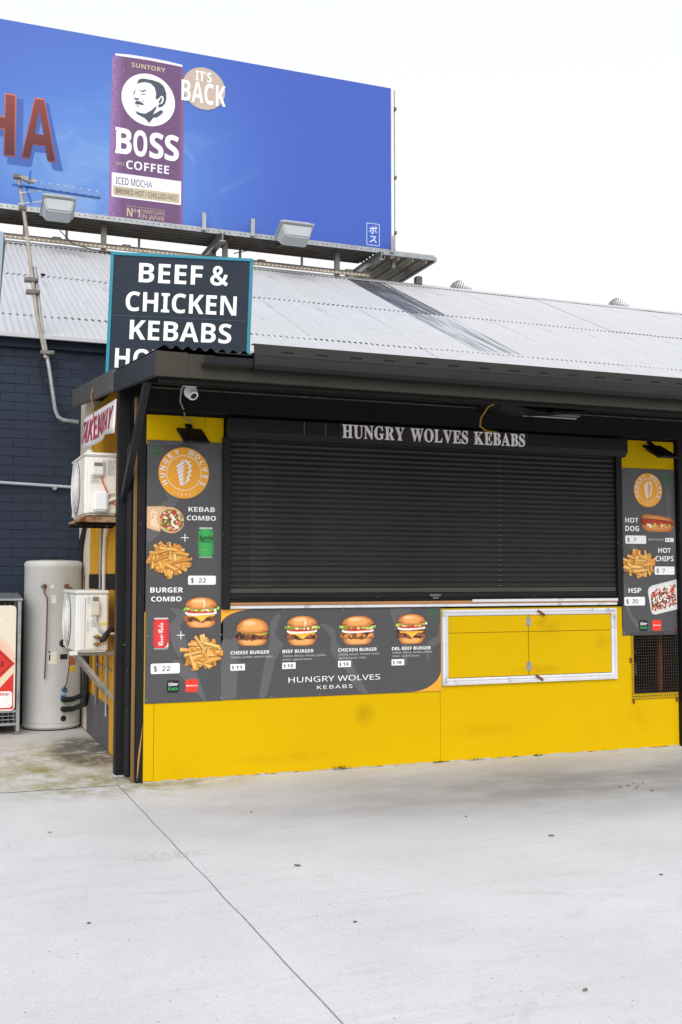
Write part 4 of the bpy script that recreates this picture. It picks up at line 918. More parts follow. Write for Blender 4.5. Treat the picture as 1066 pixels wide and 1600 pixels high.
# ------------------------------------------------------------------ painted sign on the awning
yw, rl = -0.3118, -0.0327
U = Vector((math.cos(yw), math.sin(yw), 0)); V = Vector((0, 0, 1)); Nn = U.cross(V)
U3 = U*math.cos(rl)+V*math.sin(rl); V3 = Nn.cross(U3)
O_ = Vector((-0.1264, 1.0, 4.2952))
sp = Plane(O_, U3, V3); Wd, Hd = 1.2074, 1.061
bs_ = thing('roof_sign', (0.45, 0.85, 3.2), 'navy sign with teal frame reading BEEF & CHICKEN KEBABS standing on the awning', 'sign')
MB().obox(sp.p(Wd/2, -Hd/2, -.03), U3, V3, sp.N, Wd-.03, Hd-.03, .05).build('panel', m_signnavy, bs_, bevel=.002)
for a, b_, ww, hh in ((Wd/2, -.014, Wd, .028), (Wd/2, -Hd+.014, Wd, .028), (.014, -Hd/2, .028, Hd-.057), (Wd-.014, -Hd/2, .028, Hd-.057)):
    MB().obox(sp.p(a, b_, -.027), U3, V3, sp.N, ww, hh, .062).build('frame_bar', m_teal, bs_, bevel=.003)
m_sw = mat('white_sign_vinyl', S(238, 238, 238), .4, var=.02)
P = Print(sp, .0); vs, fs = glyphs('\uff06', .028, st=None); mn = min(v.x for v in vs); mxv = max(v.x for v in vs); mz = min(v.y for v in vs)
P.mb.add([sp.p(.848+(v.x-mn)/(mxv-mn)*.152, -.252+(v.y-mz)*.168/.80, -.0035) for v in vs], fs); P.mb.build('lettering', m_sw, bs_)
for s_, x0, x1, zb in (('BEEF', .243, .783, -.250), ('CHICKEN', .143, 1.081, -.501), ('KEBABS', .187, 1.046, -.744), ('HOT', .074, .50, -.992)):
    P = Print(sp, .0); vs, fs = glyphs(s_, 0); mn = min(v.x for v in vs); mxv = max(v.x for v in vs)
    P.mb.add([sp.p(x0+(v.x-mn)/(mxv-mn)*(x1-x0), zb+v.y*.166/.714, -.0035) for v in vs], fs); P.mb.build('lettering', m_sw, bs_)
MB().obox(sp.p(Wd/2, -.545, -.0042), U3, V3, sp.N, Wd-.06, .004, .003).build('panel_joint', mat('joint_line', S(70, 80, 92), .5), bs_)
for a in (.12, 1.08):
    MB().bar(sp.p(a, -Hd+.2, -.075), sp.p(a, -Hd+.2, -.075)-Vector((0, 0, 1.02)), .04, .04).build('leg', m_galv_dark, bs_)
    MB().bar(sp.p(a, -.3, -.075), sp.p(a, -.3, -.075)+Vector((.12, .75, -.78)), .03, .03).build('brace', m_galv_dark, bs_)

# neighbouring sign box cut by the left edge
ls = thing('sign_box', (-1.3, 1.0, 3.3), 'pale blue grey edge of a sign box cut off by the left edge ', 'sign')
p0 = [(-1.000, 1.0, 4.345), (-1.034, 1.0, 3.50)]
MB().add([(-1.006, .98, 4.35), (-1.042, .98, 3.50), (-2.2, .75, 3.46), (-2.2, .75, 4.39), (-.972, 1.16, 4.33), (-1.030, 1.16, 3.50), (-2.2, .93, 3.46), (-2.2, .93, 4.39)],
         [(0, 3, 2, 1), (4, 5, 6, 7), (0, 1, 5, 4), (0, 4, 7, 3), (1, 2, 6, 5), (3, 7, 6, 2)]).build('box', m_galv_dark, ls, bevel=.004)
MB().add([(-1.001, .972, 4.355), (-1.037, .972, 3.495), (-2.2, .742, 3.455), (-2.2, .742, 4.395)], [(0, 3, 2, 1)]).build('face', m_side_bl, ls)
MB().box(-2.05, -2.0, .99, 1.05, 0, 4.2).build('pole', m_galv, ls)

# ------------------------------------------------------------------ air conditioners
def ac_unit(x0, x1, y0, y1, z0, z1, label, m, kind):
    t = thing('air_conditioner', ((x0+x1)/2, (y0+y1)/2, z0), label, 'air conditioner', 'split system outdoor units on the side wall')
    MB().box(x0, x1, y0, y1, z0, z1-.022).build('casing', m, t, bevel=.016, seg=3)
    MB().box(x0-.006, x1+.004, y0-.006, y1+.006, z1-.030, z1).build('top_cover', m, t, bevel=.010, seg=3)
    cy, cz, r = y1-.31, (z0+z1)/2-.005, (z1-z0)*.44
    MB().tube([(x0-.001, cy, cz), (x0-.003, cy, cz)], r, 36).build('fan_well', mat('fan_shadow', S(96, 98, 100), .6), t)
    gr = MB()
    for k in range(12):
        rr = r*(k+1)/12; pts = [(x0-.012-.018*math.sqrt(max(0, 1-(rr/r)**2)), cy+rr*math.cos(2*math.pi*i/36), cz+rr*math.sin(2*math.pi*i/36)) for i in range(37)]; gr.tube(pts, .0032, 5, False)
    for k in range(16):
        a = 2*math.pi*k/16; gr.tube([(x0-.012-.018*math.sqrt(max(0, 1-q*q)), cy+r*q*math.cos(a), cz+r*q*math.sin(a)) for q in (.08, .4, .7, .9, 1)], .003, 5, False)
    gr.build('fan_grille', m_grille, t, smooth=60)
    for i in range(10 if kind == 1 else 6): MB().box(x0-.005, x0+.004, y0+.07, y0+.14, z0+.1+i*.03, z0+.11+i*.03).build('louvre', m_grille, t)
    # end panel facing the yard
    yf = y0
    MB().box(x0+.03, x1-.012, yf-.006, yf+.004, z0+.02, z1-.05).build('end_panel', m, t, bevel=.004)
    if kind == 1:
        MB().box(x0+.05, x0+.155, yf-.045, yf-.0065, z0+.325, z0+.465).build('terminal_cover', m, t, bevel=.012, seg=3)
        MB().box(x0+.07, x0+.14, yf-.047, yf-.0452, z0+.405, z0+.435).build('handle_slot', mat('slot_shadow', S(120, 116, 110), .6), t)
        MB().box(x0+.068, x0+.185, yf-.075, yf-.0065, z0+.03, z0+.20).build('valve_cover', m_white, t, bevel=.016, seg=3)
        tag(t, x1-.085, x1-.025, z0+.33, z0+.46, yf-.0072)
        tag(t, x0+.05, x0+.15, z0+.265, z0+.31, yf-.0072)
        MB().tube([(x0+.13, yf-.02, z0+.32), (x0+.15, yf-.03, z0+.26), (x0+.185, yf-.02, z0+.19), (x0+.20, yf-.015, z0+.12), (x1+.01, yf+.0, z0+.07)], .006, 8).build('power_cable', mat('orange_cable', S(214, 96, 48), .5), t, smooth=40)
        MB().tube([(x0+.185, yf-.03, z0+.11), (x0+.22, yf-.03, z0+.13), (x1+.02, yf-.01, z0+.15), (x1+.05, yf+.06, z0+.12)], .014, 10).tube([(x0+.19, yf-.025, z0+.18), (x0+.24, yf-.02, z0+.185), (x1+.01, yf, z0+.16)], .008, 8).build('refrigerant_pipe', m_ac, t, smooth=40)
        tray = MB().box(x0-.05, x1+.02, y0-.02, y1-.2, z0-.055, z0-.035).box(x0-.05, x1+.02, y0-.03, y0-.02, z0-.06, z0-.012); tray.build('drip_tray', mat('rusty_tray', S(178, 150, 116), .6, metal=.2, var=.3, vs=4, dirt=S(112, 56, 26), dirt_s=8, dirt_lo=.46, dirt_hi=.62), t, bevel=.004)
        for y in (y0+.08, y1-.28):
            MB().box(x0-.06, 0.0, y, y+.03, z0-.085, z0-.056).build('bracket_arm', m_black, t); 
        for y in (y0+.08, y1-.28): MB().box(x0+.04, x0+.08, y, y+.03, z0-.035, z0+.004).box(x1-.08, x1-.04, y, y+.03, z0-.035, z0+.004).build('rubber_foot', m_dark, t)
        MB().lathe((x0+.09, y0+.35, z1+.0), [(.018, 0), (.022, .02), (.03, .035), (.03, .055), (.012, .06), (0, .06)], 14).build('pipe_cap', m_ac2, t, smooth=40)
    else:
        MB().box(x0+.075, x0+.078, yf-.008, yf-.0062, z0+.03, z1-.06).build('panel_seam', m_greybase, t)
        MB().box(x0+.125, x0+.19, yf-.05, yf-.0065, z1-.21, z1-.09).box(x0+.13, x0+.185, yf-.025, yf-.0065, z1-.09, z1-.045).build('terminal_cover', mat('beige_cover', S(200, 194, 182), .45, var=.05), t, bevel=.008, seg=2)
        MB().box(x0+.135, x0+.18, yf-.0275, yf-.0255, z1-.085, z1-.055).build('handle_slot', mat('slot_shadow', S(120, 116, 110), .6), t)
        MB().box(x0+.115, x0+.225, yf-.010, yf-.0065, z0+.035, z0+.20).build('valve_plate', m, t, bevel=.003)
        MB().tube([(x0+.155, yf-.03, z1-.21), (x0+.165, yf-.035, z1-.27), (x0+.195, yf-.035, z1-.33), (x0+.235, yf-.03, z1-.36), (x1+.06, yf, z1-.365)], .011, 10).build('conduit', mat('grey_conduit', S(176, 178, 180), .5), t, smooth=40)
        for z in (z0+.07, z0+.13): MB().lathe((x0+.17, yf-.01, z), [(.018, 0), (.018, .03), (.010, .032), (.010, .055), (0, .056)], 10, (0, -1, 0)).box(x0+.14, x0+.2, yf-.045, yf-.03, z-.006, z+.006).build('service_valve', m_brass, t)
        MB().tube([(x0+.19, yf-.045, z0+.10), (x0+.225, yf-.05, z0+.11), (x0+.25, yf-.03, z0+.15), (x1+.03, yf+.03, z0+.18), (x1+.06, yf+.15, z0+.17)], .024, 12).build('insulated_pipe', m_dark, t, smooth=40)
        tag(t, x0+.09, x0+.12, z1-.12, z1-.05, yf-.0085); tag(t, x0+.09, x0+.11, z0+.17, z0+.26, yf-.0085); tag(t, x0+.125, x0+.19, z0+.21, z0+.27, yf-.0085)
        MB().box(x1-.07, x1-.02, yf-.0085, yf-.0065, z0+.225, z0+.245).build('yellow_sticker', mat('yellow_sticker', S(214, 196, 60), .5), t)
        for y in (y0+.12, y1-.25):
            MB().box(x0-.03, -.010, y, y+.035, z0-.035, z0-.002).build('bracket_arm', m_galv, t)
            MB().bar((x0+.04, y+.012, z0-.03), (-.02, y+.012, z0-.41), .03, .012, up=(0, 1, 0)).build('bracket_brace', m_galv, t)
        MB().box(x0-.045, x0+.02, y0+.0, y0+.02, z0-.02, z0+.012).build('base_lip', m, t)
    return t
def tag(t, x0, x1, z0, z1, y):
    o = MB().box(x0, x1, y-.0006, y, z0, z1).build('label_sticker', mat('pale_sticker', S(206, 206, 204), .5, var=.06, vs=20), t)
    ln = MB(); n = max(2, int((z1-z0)/.012))
    for i in range(n):
        z = z1-(i+.5)*(z1-z0)/n; ln.box(x0+.004, x0+.004+(x1-x0-.008)*random.uniform(.4, 1), y-.0012, y-.0007, z-.0018, z+.0018)
    ln.build('fine_print', mat('fine_print_ink', S(130, 130, 130), .6), o)
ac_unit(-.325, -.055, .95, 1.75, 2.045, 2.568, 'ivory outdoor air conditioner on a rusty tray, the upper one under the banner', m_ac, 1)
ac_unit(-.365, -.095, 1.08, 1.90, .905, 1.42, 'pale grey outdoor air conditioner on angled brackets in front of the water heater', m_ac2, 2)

# ------------------------------------------------------------------ water heater
hc = Vector((-.30, 3.33, 0)); HR = .288; HH = 1.70
wh = thing('water_heater', hc, 'tall pale cylindrical hot water tank standing in the alley corner', 'water heater')
MB().lathe(hc, [(0, .012), (HR-.02, .012), (HR, .03), (HR, .055), (HR-.004, .06), (HR-.004, .068), (HR, .073), (HR, HH-.075), (HR+.003, HH-.07), (HR+.003, HH-.03), (HR-.012, HH-.008), (HR-.04, HH), (0, HH+.012)], 64).build('tank', m_heater, wh, smooth=35)
MB().lathe(hc, [(HR-.03, 0), (HR-.03, .02), (0, .02)], 40).build('base_ring', m_dark, wh)
MB().lathe(hc+Vector((-.02, -.05, HH+.008)), [(.05, 0), (.05, .014), (.03, .02), (0, .02)], 20).build('top_cap', m_dark, wh, smooth=40)
def onh(x, z, d=0):
    dx = x-hc.x; return Vector((x, hc.y-math.sqrt(max(0, HR**2-dx*dx))-d, z))
def nrm(x): dx = x-hc.x; return Vector((dx, -math.sqrt(max(0, HR**2-dx*dx)), 0)).normalized()
def stub(x, z, r, l, name, m): return MB().lathe(onh(x, z, -.01), [(r, 0), (r, l), (r*.8, l+.004), (0, l+.004)], 16, nrm(x)).build(name, m, wh, smooth=40)
stub(-.41, 1.44, .024, .035, 'valve_flange', m_rust); stub(-.41, 1.44, .012, .085, 'relief_valve', m_brass)
MB().tube([onh(-.43, 1.44, .07), onh(-.455, 1.44, .08)], .016, 10).build('valve_lever', mat('teal_plastic', S(60, 120, 140), .4), wh)
MB().tube([onh(-.42, 1.43, .07), onh(-.42, 1.37, .07), onh(-.395, 1.33, .06), onh(-.39, 1.25, .05), onh(-.395, .9, .045), onh(-.405, .52, .04)], .0075, 8).build('drain_line', m_copper, wh, smooth=40)
stub(-.205, 1.44, .024, .03, 'hot_outlet', m_rust); MB().tube([onh(-.205, 1.44, .03), onh(-.16, 1.42, .05), (-.09, 3.04, 1.36)], .011, 8).build('outlet_pipe', m_copper, wh, smooth=40)
def hpatch(x0, x1, z0, z1, name, m, d=.002, n=5):
    mb = MB()
    for i in range(n+1):
        x = x0+(x1-x0)*i/n; mb.v += [onh(x, z0, d), onh(x, z1, d)]
        if i: k = 2*i; mb.f.append([k-2, k, k+1, k-1]); mb.c.append(None)
    return mb.build(name, m, wh)
m_st = mat('pale_sticker', S(206, 206, 204), .5)
hpatch(-.35, -.30, 1.27, 1.35, 'label_sticker', m_st); hpatch(-.355, -.325, 1.42, 1.455, 'label_sticker', m_st); hpatch(-.375, -.285, .66, .79, 'rating_label', m_st)
hpatch(-.345, -.30, .665, .755, 'paper_tag', mat('yellowed_tag', S(216, 206, 180), .6), .004); hpatch(-.37, -.345, .775, .79, 'label_heading', mat('ink', S(60, 60, 62), .5), .0035); hpatch(-.365, -.35, .70, .76, 'label_print', mat('ink', S(60, 60, 62), .5), .0035)
hpatch(-.255, -.18, .71, .76, 'access_cover', m_dark, .006); hpatch(-.165, -.09, .645, .745, 'warning_label', mat('orange_label', S(176, 98, 58), .6), .003); hpatch(-.165, -.09, .58, .635, 'energy_label', mat('yellow_sticker', S(214, 196, 60), .5), .003)
stub(-.225, .869, .042, .012, 'sensor_cap', m_dark); stub(-.215, .119, .030, .012, 'plug_cap', m_dark)
stub(-.215, .407, .026, .03, 'cold_valve', mat('blue_plastic', S(60, 96, 130), .4)); hpatch(-.245, -.19, .335, .352, 'blue_tag', mat('blue_tag', S(40, 120, 190), .4), .004)
MB().tube([onh(-.215, .42, .03), (-.19, 3.0, .48), (-.175, 2.98, .62), (-.165, 2.97, .70)], .006, 7).build('sensor_lead', m_copper, wh, smooth=40)
for z, zz, off in ((.310, .62, 0), (.214, .60, .03)):
    MB().tube([onh(-.22, z, .0), onh(-.22, z, .04), onh(-.12, z, .05)+Vector((0, -.02, 0)), (-.03, 2.90-off, z+.06), (.0-.045, 2.74-off*2, z+.2), (-.05, 2.7-off*2, zz+.2), (-.05, 2.68-off*2, 1.1)], .027, 14).build('insulated_hose', m_dark, wh, smooth=40)
fw = MB().tube([(-.03, 3.35, 1.60), (-.03, 3.35, 1.72), (.00-.02, 3.30, 1.88), (.045-.05, 3.10, 2.06), (-.02, 2.9, 2.12)], .035, 14)
fw.build('flue_pipe', m_dark, wh, smooth=40)
MB().tube([(-.05, 2.9, 1.30), (-.05, 2.9, 1.56)], .010, 8).build('riser_pipe', m_copper, wh)

# pipes on the side wall
pp = thing('conduit_run', (-.03, 1.7, .6), 'thin grey conduit pipes running down the yellow side wall', 'pipes')
MB().tube([(-.02, 2.05, 1.38), (-.02, 2.05, 2.0)], .013, 10).build('pipe', m_galv, pp, smooth=40)
MB().tube([(-.025, 1.80, 1.2), (-.025, 1.80, 1.72), (-.03, 1.72, 1.9), (-.06, 1.45, 2.0)], .018, 10).build('pipe', m_ac, pp, smooth=40)
MB().tube([(-.02, 1.62, .30), (-.02, 1.62, .9)], .010, 8).build('pipe', m_galv, pp, smooth=40)
MB().tube([(-.02, 2.2, .35), (-.02, 2.2, 1.38)], .016, 8).build('pipe', m_galv_dark, pp, smooth=40)
MB().tube([(-.02, 1.4, .72), (-.02, 2.3, .72)], .007, 8).build('pipe', m_galv, pp, smooth=40)

# wall pipe on the brickwork
wp = thing('wall_conduit', (-.6, 3.63, 2.5), 'pale conduit running level across the navy brick wall', 'pipe')
MB().tube([(-2.4, 3.625, 2.57), (-.82, 3.625, 2.518), (0.0, 3.625, 2.488)], .016, 10).build('pipe', mat('painted_conduit', S(172, 178, 188), .4), wp, smooth=40)
for x in (-.27, -1.3): MB().tube([(x, 3.60, 2.475), (x, 3.655, 2.475)], .022, 10).build('saddle', m_galv, wp)

# ------------------------------------------------------------------ gas bottle cage
gc = thing('gas_cage', (-1.4, 3.2, 0), 'galvanised gas bottle cage with cream and red flammable gas sign at the left edge', 'cage')
gx0, gx1, gy0, gy1, gz = -2.3, -.645, 2.92, 3.5, 1.30
for x in (gx0, gx1-.035):
    for y in (gy0, gy1-.035): MB().box(x, x+.035, y, y+.035, 0.03, gz).build('post', m_galv, gc, bevel=.003)
for x in (gx0, gx1-.035): MB().box(x-.02, x+.05, gy0-.01, gy0+.05, 0, .03).build('foot', m_galv_dark, gc)
MB().add([(gx0-.01, gy0-.02, gz), (gx1+.012, gy0-.02, gz), (gx1+.012, gy1, gz+.05), (gx0-.01, gy1, gz+.05), (gx0-.01, gy0-.02, gz+.022), (gx1+.012, gy0-.02, gz+.022), (gx1+.012, gy1, gz+.072), (gx0-.01, gy1, gz+.072)],
         [(0, 3, 2, 1), (4, 5, 6, 7), (0, 1, 5, 4), (1, 2, 6, 5), (2, 3, 7, 6), (3, 0, 4, 7)]).build('lid', m_galv, gc, bevel=.004)
for z in (.09, .215): MB().box(gx0+.036, gx1-.036, gy0, gy0+.03, z, z+.025).build('rail', m_galv, gc, bevel=.002)
MB().box(gx0+.02, gx1-.03, gy1-.02, gy1-.01, .1, gz).build('rear_sheet', m_galv_dark, gc)
MB().box(gx0+.02, gx1-.03, gy0+.04, gy1-.03, .085, .10).build('floor_plate', m_galv_dark, gc)
ms = MB()
for i in range(32): x = gx0+.05+i*.05; ms.tube([(x, gy0+.02, .11), (x, gy0+.02, 1.28)], .003, 5)
for z in (.145, .18): ms.tube([(gx0+.04, gy0+.024, z), (gx1-.04, gy0+.024, z)], .003, 5)
for i in range(10): y = gy0+.05+i*.05; ms.tube([(gx1-.02, y, .11), (gx1-.02, y, 1.28)], .003, 5)
for i in range(22): z = .13+i*.05; ms.tube([(gx1-.024, gy0+.04, z), (gx1-.024, gy1-.04, z)], .003, 5)
ms.build('wire_mesh', m_galv, gc)
MB().box(gx1-.03, gx1-.018, gy0-.012, gy0-.001, 1.0, 1.09).build('hinge', m_galv, gc)
MB().box(gx1-.03, gx1-.018, gy0-.012, gy0-.001, .33, .42).build('hinge', m_galv, gc)
gs = MB(); sgx0, sgx1, sz0, sz1 = gx0+.06, gx1-.05, .235, 1.255
gpl = Plane((0, gy0-.012, 0))
P = Print(gpl, 0.0); P.rrect(sgx0, sgx1, sz0, sz1, .04, S(232, 224, 208), 0); po = P.mb
for f in list(range(0)): pass
gpan = MB().box(sgx0+.03, sgx1-.03, gy0-.0118, gy0-.003, sz0+.03, sz1-.03).build('sign_backing', m_galv, gc)
gsig = P.build('sign_panel', gc)
P = Print(gpl, .001)
RED = S(214, 52, 44)
P.poly([(sgx1-.015, .72), (sgx1-.015, .255), (sgx1-.03, .25), (sgx0+.1, .25), (sgx1-.32, .47)], RED)
P.ell(sgx1-.42, .72, .42, .30, S(232, 176, 150), 1, S(240, 208, 188)); P.poly([(sgx1-.30, .28), (sgx1-.015, .60), (sgx1-.015, .70), (sgx1-.36, .33)], S(232, 214, 184), 2)
cx = sgx1-.335; P.poly([(cx, 1.02), (cx-.33, .69), (cx, .36), (cx+.33, .69)], RED, 3)
dpts = [(cx, .99), (cx-.30, .69), (cx, .39), (cx+.30, .69), (cx, .99)]; P.line(dpts, .006, S(60, 20, 20), 4)
P.rrect(sgx1-.5, sgx1-.025, .265, .425, .03, WHITE, 4)
P.build('warning_print', gsig)
Print(gpl, .005).text('FLAMMABLE GAS', cx-.21, cx+.225, .665, .048, S(40, 26, 26), bold=.01).build('lettering', gsig)
Print(gpl, .005).text('NO SMOKING!', sgx1-.42, sgx1-.05, .385, .025, RED, bold=.02).build('lettering', gsig)
for i in range(3):
    MB().lathe((-1.9+i*.42, 3.2, .10), [(.14, 0), (.155, .02), (.155, .75), (.13, .85), (.04, .9), (.03, .95), (.06, .96), (.06, 1.02), (0, 1.02)], 20).build('gas_bottle', m_white, gc, smooth=40)

# ------------------------------------------------------------------ antenna
an = thing('tv_antenna', (-.35, 3.55, 3.2), 'leaning television aerial mast with blue yagi boom bracketed to the brick wall', 'antenna')
yA = 3.47
MB().tube([(-.706, yA, 5.75), (-.617, yA, 5.17), (-.50, yA, 4.30), (-.40, yA, 3.83)], .020, 10).build('upper_mast', mat('pale_pipe', S(168, 160, 150), .45, metal=.4, var=.15, vs=8, dirt=S(140, 104, 76), dirt_s=6, dirt_lo=.55, dirt_hi=.8), an, smooth=40)
MB().tube([(-.525, yA+.03, 4.80), (-.45, yA+.03, 4.20), (-.36, yA+.02, 3.72), (-.31, yA+.02, 3.40), (-.295, yA+.02, 3.30), (-.265, yA+.02, 3.22), (-.21, yA+.02, 3.185), (-.05, yA+.02, 3.175)], .022, 12).build('lower_mast', m_galv, an, smooth=40)
for x, z in ((-.578, 4.649), (-.56, 4.52), (-.405, 3.889)):
    MB().box(x-.05, x+.09, yA-.035, yA+.06, z-.02, z+.02).build('clamp', m_galv_dark, an, bevel=.003); MB().tube([(x+.07, yA-.05, z), (x+.07, yA+.19, z)], .010, 8).build('bolt', m_galv_dark, an)
MB().lathe((-.535+.09, yA-.04, 4.69), [(.0, 0), (.022, .005), (.028, .02), (.0, .03)], 10).build('bird_knob', m_dark, an)
m_blue = mat('blue_anodised', S(52, 92, 160), .35, metal=.4, var=.1)
B0, B1 = Vector((-.77, yA-.03, 5.63)), Vector((.142, yA-.03, 5.603))
MB().bar(B0, B1, .022, .022).build('boom', m_blue, an, bevel=.002)
for i in range(8):
    p = B0.lerp(B1, .36+.62*i/7); MB().tube([p+Vector((-.045, -.16, .02)), p+Vector((.01, 0, .02)), p+Vector((.055, .16, .02))], .006, 6).build('element', m_alu, an)
MB().lathe((-.617, yA-.06, 5.674), [(0, 0), (.06, .012), (.085, .03), (.088, .03), (.06, .0), (0, -.012)], 24, (.15, -.55, .8)).build('balun_dish', mat('grey_plastic', S(150, 146, 138), .5), an, smooth=40)
MB().bar((-.63, yA-.03, 5.62), (-.575, yA-.03, 5.46), .02, .02).bar((-.60, yA-.03, 5.66), (-.588, yA-.03, 5.80), .018, .018).build('stay', m_blue, an)
for a, b_ in (((-.70, yA-.1, 5.53), (-.47, yA+.05, 5.63)), ((-.71, yA-.1, 5.41), (-.46, yA+.05, 5.52))): MB().tube([a, b_], .006, 6).build('reflector_rod', m_alu, an)
for z, x in ((5.73, -.72), (5.40, -.66)): MB().box(x-.04, x+.04, yA-.04, yA+.03, z-.02, z+.02).build('clamp', m_galv_dark, an, bevel=.003)
MB().tube([(-.41, yA, 3.86), (-.46, yA+.1, 3.80), (-.42, yA+.12, 3.62), (-.30, yA+.14, 3.42), (-.18, yA+.12, 3.3), (-.10, yA+.1, 3.18), (-.2, yA+.02, 3.14), (-.32, yA+.02, 3.12), (-.36, yA+.02, 3.2)], .006, 6).build('coax_cable', m_dark, an, smooth=40)

# ------------------------------------------------------------------ billboard
BB = thing('billboard', (2.7, 9.2, 6.8), 'large blue billboard advertising canned iced coffee above the shed roof', 'billboard')
YB = 8.99; bx0, bx1, bz0, bz1 = -5.6, 6.02, 7.20, 10.20
def bb_mat():
    m = bpy.data.materials.new('billboard_blue'); m.use_nodes = True; nt = m.node_tree; N = nt.nodes; L = nt.links; b = N['Principled BSDF']
    b.inputs['Roughness'].default_value = .45; b.inputs['Specular IOR Level'].default_value = .4
    tc = N.new('ShaderNodeTexCoord')
    def blob(cx, cz, rx, rz):
        mp = N.new('ShaderNodeMapping'); mp.vector_type = 'TEXTURE'; mp.inputs['Location'].default_value = (cx-2.7, YB-9.2, cz-6.8); mp.inputs['Scale'].default_value = (rx, 1, rz)
        L.new(tc.outputs['Object'], mp.inputs[0]); gq = N.new('ShaderNodeTexGradient'); gq.gradient_type = 'SPHERICAL'; L.new(mp.outputs[0], gq.inputs[0]); return gq.outputs['Fac']
    n = N.new('ShaderNodeTexNoise'); n.inputs['Scale'].default_value = 1.1; n.inputs['Detail'].default_value = 5; n.inputs['Distortion'].default_value = 1.2; L.new(tc.outputs['Object'], n.inputs['Vector'])
    def mixc(f, a, c):
        x = N.new('ShaderNodeMix'); x.data_type = 'RGBA'; L.new(f, x.inputs[0])
        for k, q in ((6, a), (7, c)):
            if isinstance(q, tuple): x.inputs[k].default_value = (*q, 1)
            else: L.new(q, x.inputs[k])
        return x.outputs[2]
    def mr(x, lo, hi, a, c):
        r = N.new('ShaderNodeMapRange'); r.interpolation_type = 'SMOOTHSTEP'
        for k, v in zip((1, 2, 3, 4), (lo, hi, a, c)): r.inputs[k].default_value = v
        L.new(x, r.inputs[0]); return r.outputs[0]
    c = mixc(mr(blob(1.0, 8.2, 3.6, 3.2), 0, .85, 0, 1), S(60, 90, 178), S(76, 118, 196))
    c = mixc(mr(blob(.8, 7.9, 2.3, 1.5), 0, .8, 0, .55), c, S(104, 146, 204))
    x = N.new('ShaderNodeMath'); x.operation = 'MULTIPLY'; L.new(mr(n.outputs['Fac'], .48, .72, 0, 1), x.inputs[0]); L.new(mr(blob(1.4, 7.9, 2.6, 1.8), 0, .7, 0, .5), x.inputs[1])
    c = mixc(x.outputs[0], c, S(138, 170, 212)); L.new(c, b.inputs['Base Color']); return m
MB().box(bx0, bx1, YB, YB+.06, bz0, bz1).build('face_panel', bb_mat(), BB)
MB().box(bx1+.002, bx1+.05, YB-.02, YB+.08, bz0-.05, bz1+.02).build('edge_trim', mat('white_trim_paint', S(224, 224, 226), .45, var=.06), BB, bevel=.004)
MB().box(bx1+.06, bx1+.13, YB+.10, YB+.17, 7.0, bz1+.03).build('edge_post', m_galv, BB, bevel=.004)
for z in (7.6, 8.6, 9.85): MB().box(bx1+.052, bx1+.142, YB+.06, YB+.2, z, z+.05).build('post_clip', m_galv_dark, BB)
for x in (-5, -3, -1, 1, 3, 5): MB().box(x, x+.08, YB+.07, YB+.15, 6.7, bz1-.03).build('rear_post', m_galv_dark, BB)
for z in (7.5, 8.7, 9.9): MB().box(bx0, bx1, YB+.155, YB+.2, z, z+.08).build('rear_rail', m_galv_dark, BB)
bp_ = Plane((0, YB, 0))
# the can
PUR, PURL, PURD = S(106, 74, 112), S(150, 112, 166), S(86, 62, 94)
P = Print(bp_, .002)
n = 24
for i in range(n):
    a, b_ = i/n, (i+1)/n; xm = (a+b_)/2
    k = max(0, 1-xm*5.5)
    k2 = max(0, (xm-.93)/.07); k3 = .35*math.exp(-((xm-.24)/.05)**2)
    cc = tuple(PUR[q]*(1-k)+PURL[q]*k+k3*.03 for q in range(3)) if k2 == 0 else tuple(PUR[q]*(1-k2*.5)+PURL[q]*k2*.5 for q in range(3))
    xt0, xt1 = 1.12+a*1.18, 1.12+b_*1.18; xb0, xb1 = 1.09+a*1.2, 1.09+b_*1.2
    sh_ = lambda t: 9.97-.10*max(0, (.06-t)/.06)**1.5-.10*max(0, (t-.94)/.06)**1.5
    P.poly([(xb0, 7.205), (xb1+.001, 7.205), (xt1+.001, sh_(b_)), (xt0, sh_(a))], cc)
P.poly([(1.165, 9.93), (1.70, 9.945), (2.27, 9.93), (2.265, 9.965), (2.0, 9.985), (1.70, 9.99), (1.4, 9.985), (1.17, 9.965)], S(224, 222, 232), 2)
for i in range(90): z = random.uniform(7.3, 9.9); P.ell(1.13+abs(random.gauss(0, .07)), z, .008, .011, random.choice([PURL, PURD, S(180, 150, 196)]), 1, n=6)
canp = P.build('coffee_can_print', BB)
TAN = S(198, 180, 150)
Print(bp_, .005).text('suntory'.upper(), 1.431, 1.986, 9.785, .075, TAN, bold=.03).build('lettering', canp)
P = Print(bp_, .005); P.ell(1.712, 9.282, .437, .434, S(232, 232, 240), 0, n=56)
INK = S(74, 80, 92)
fm = lambda x, y: (1.275+(x-133)*.001957, 9.717-.002*(y-235)+.00032*(x-330))
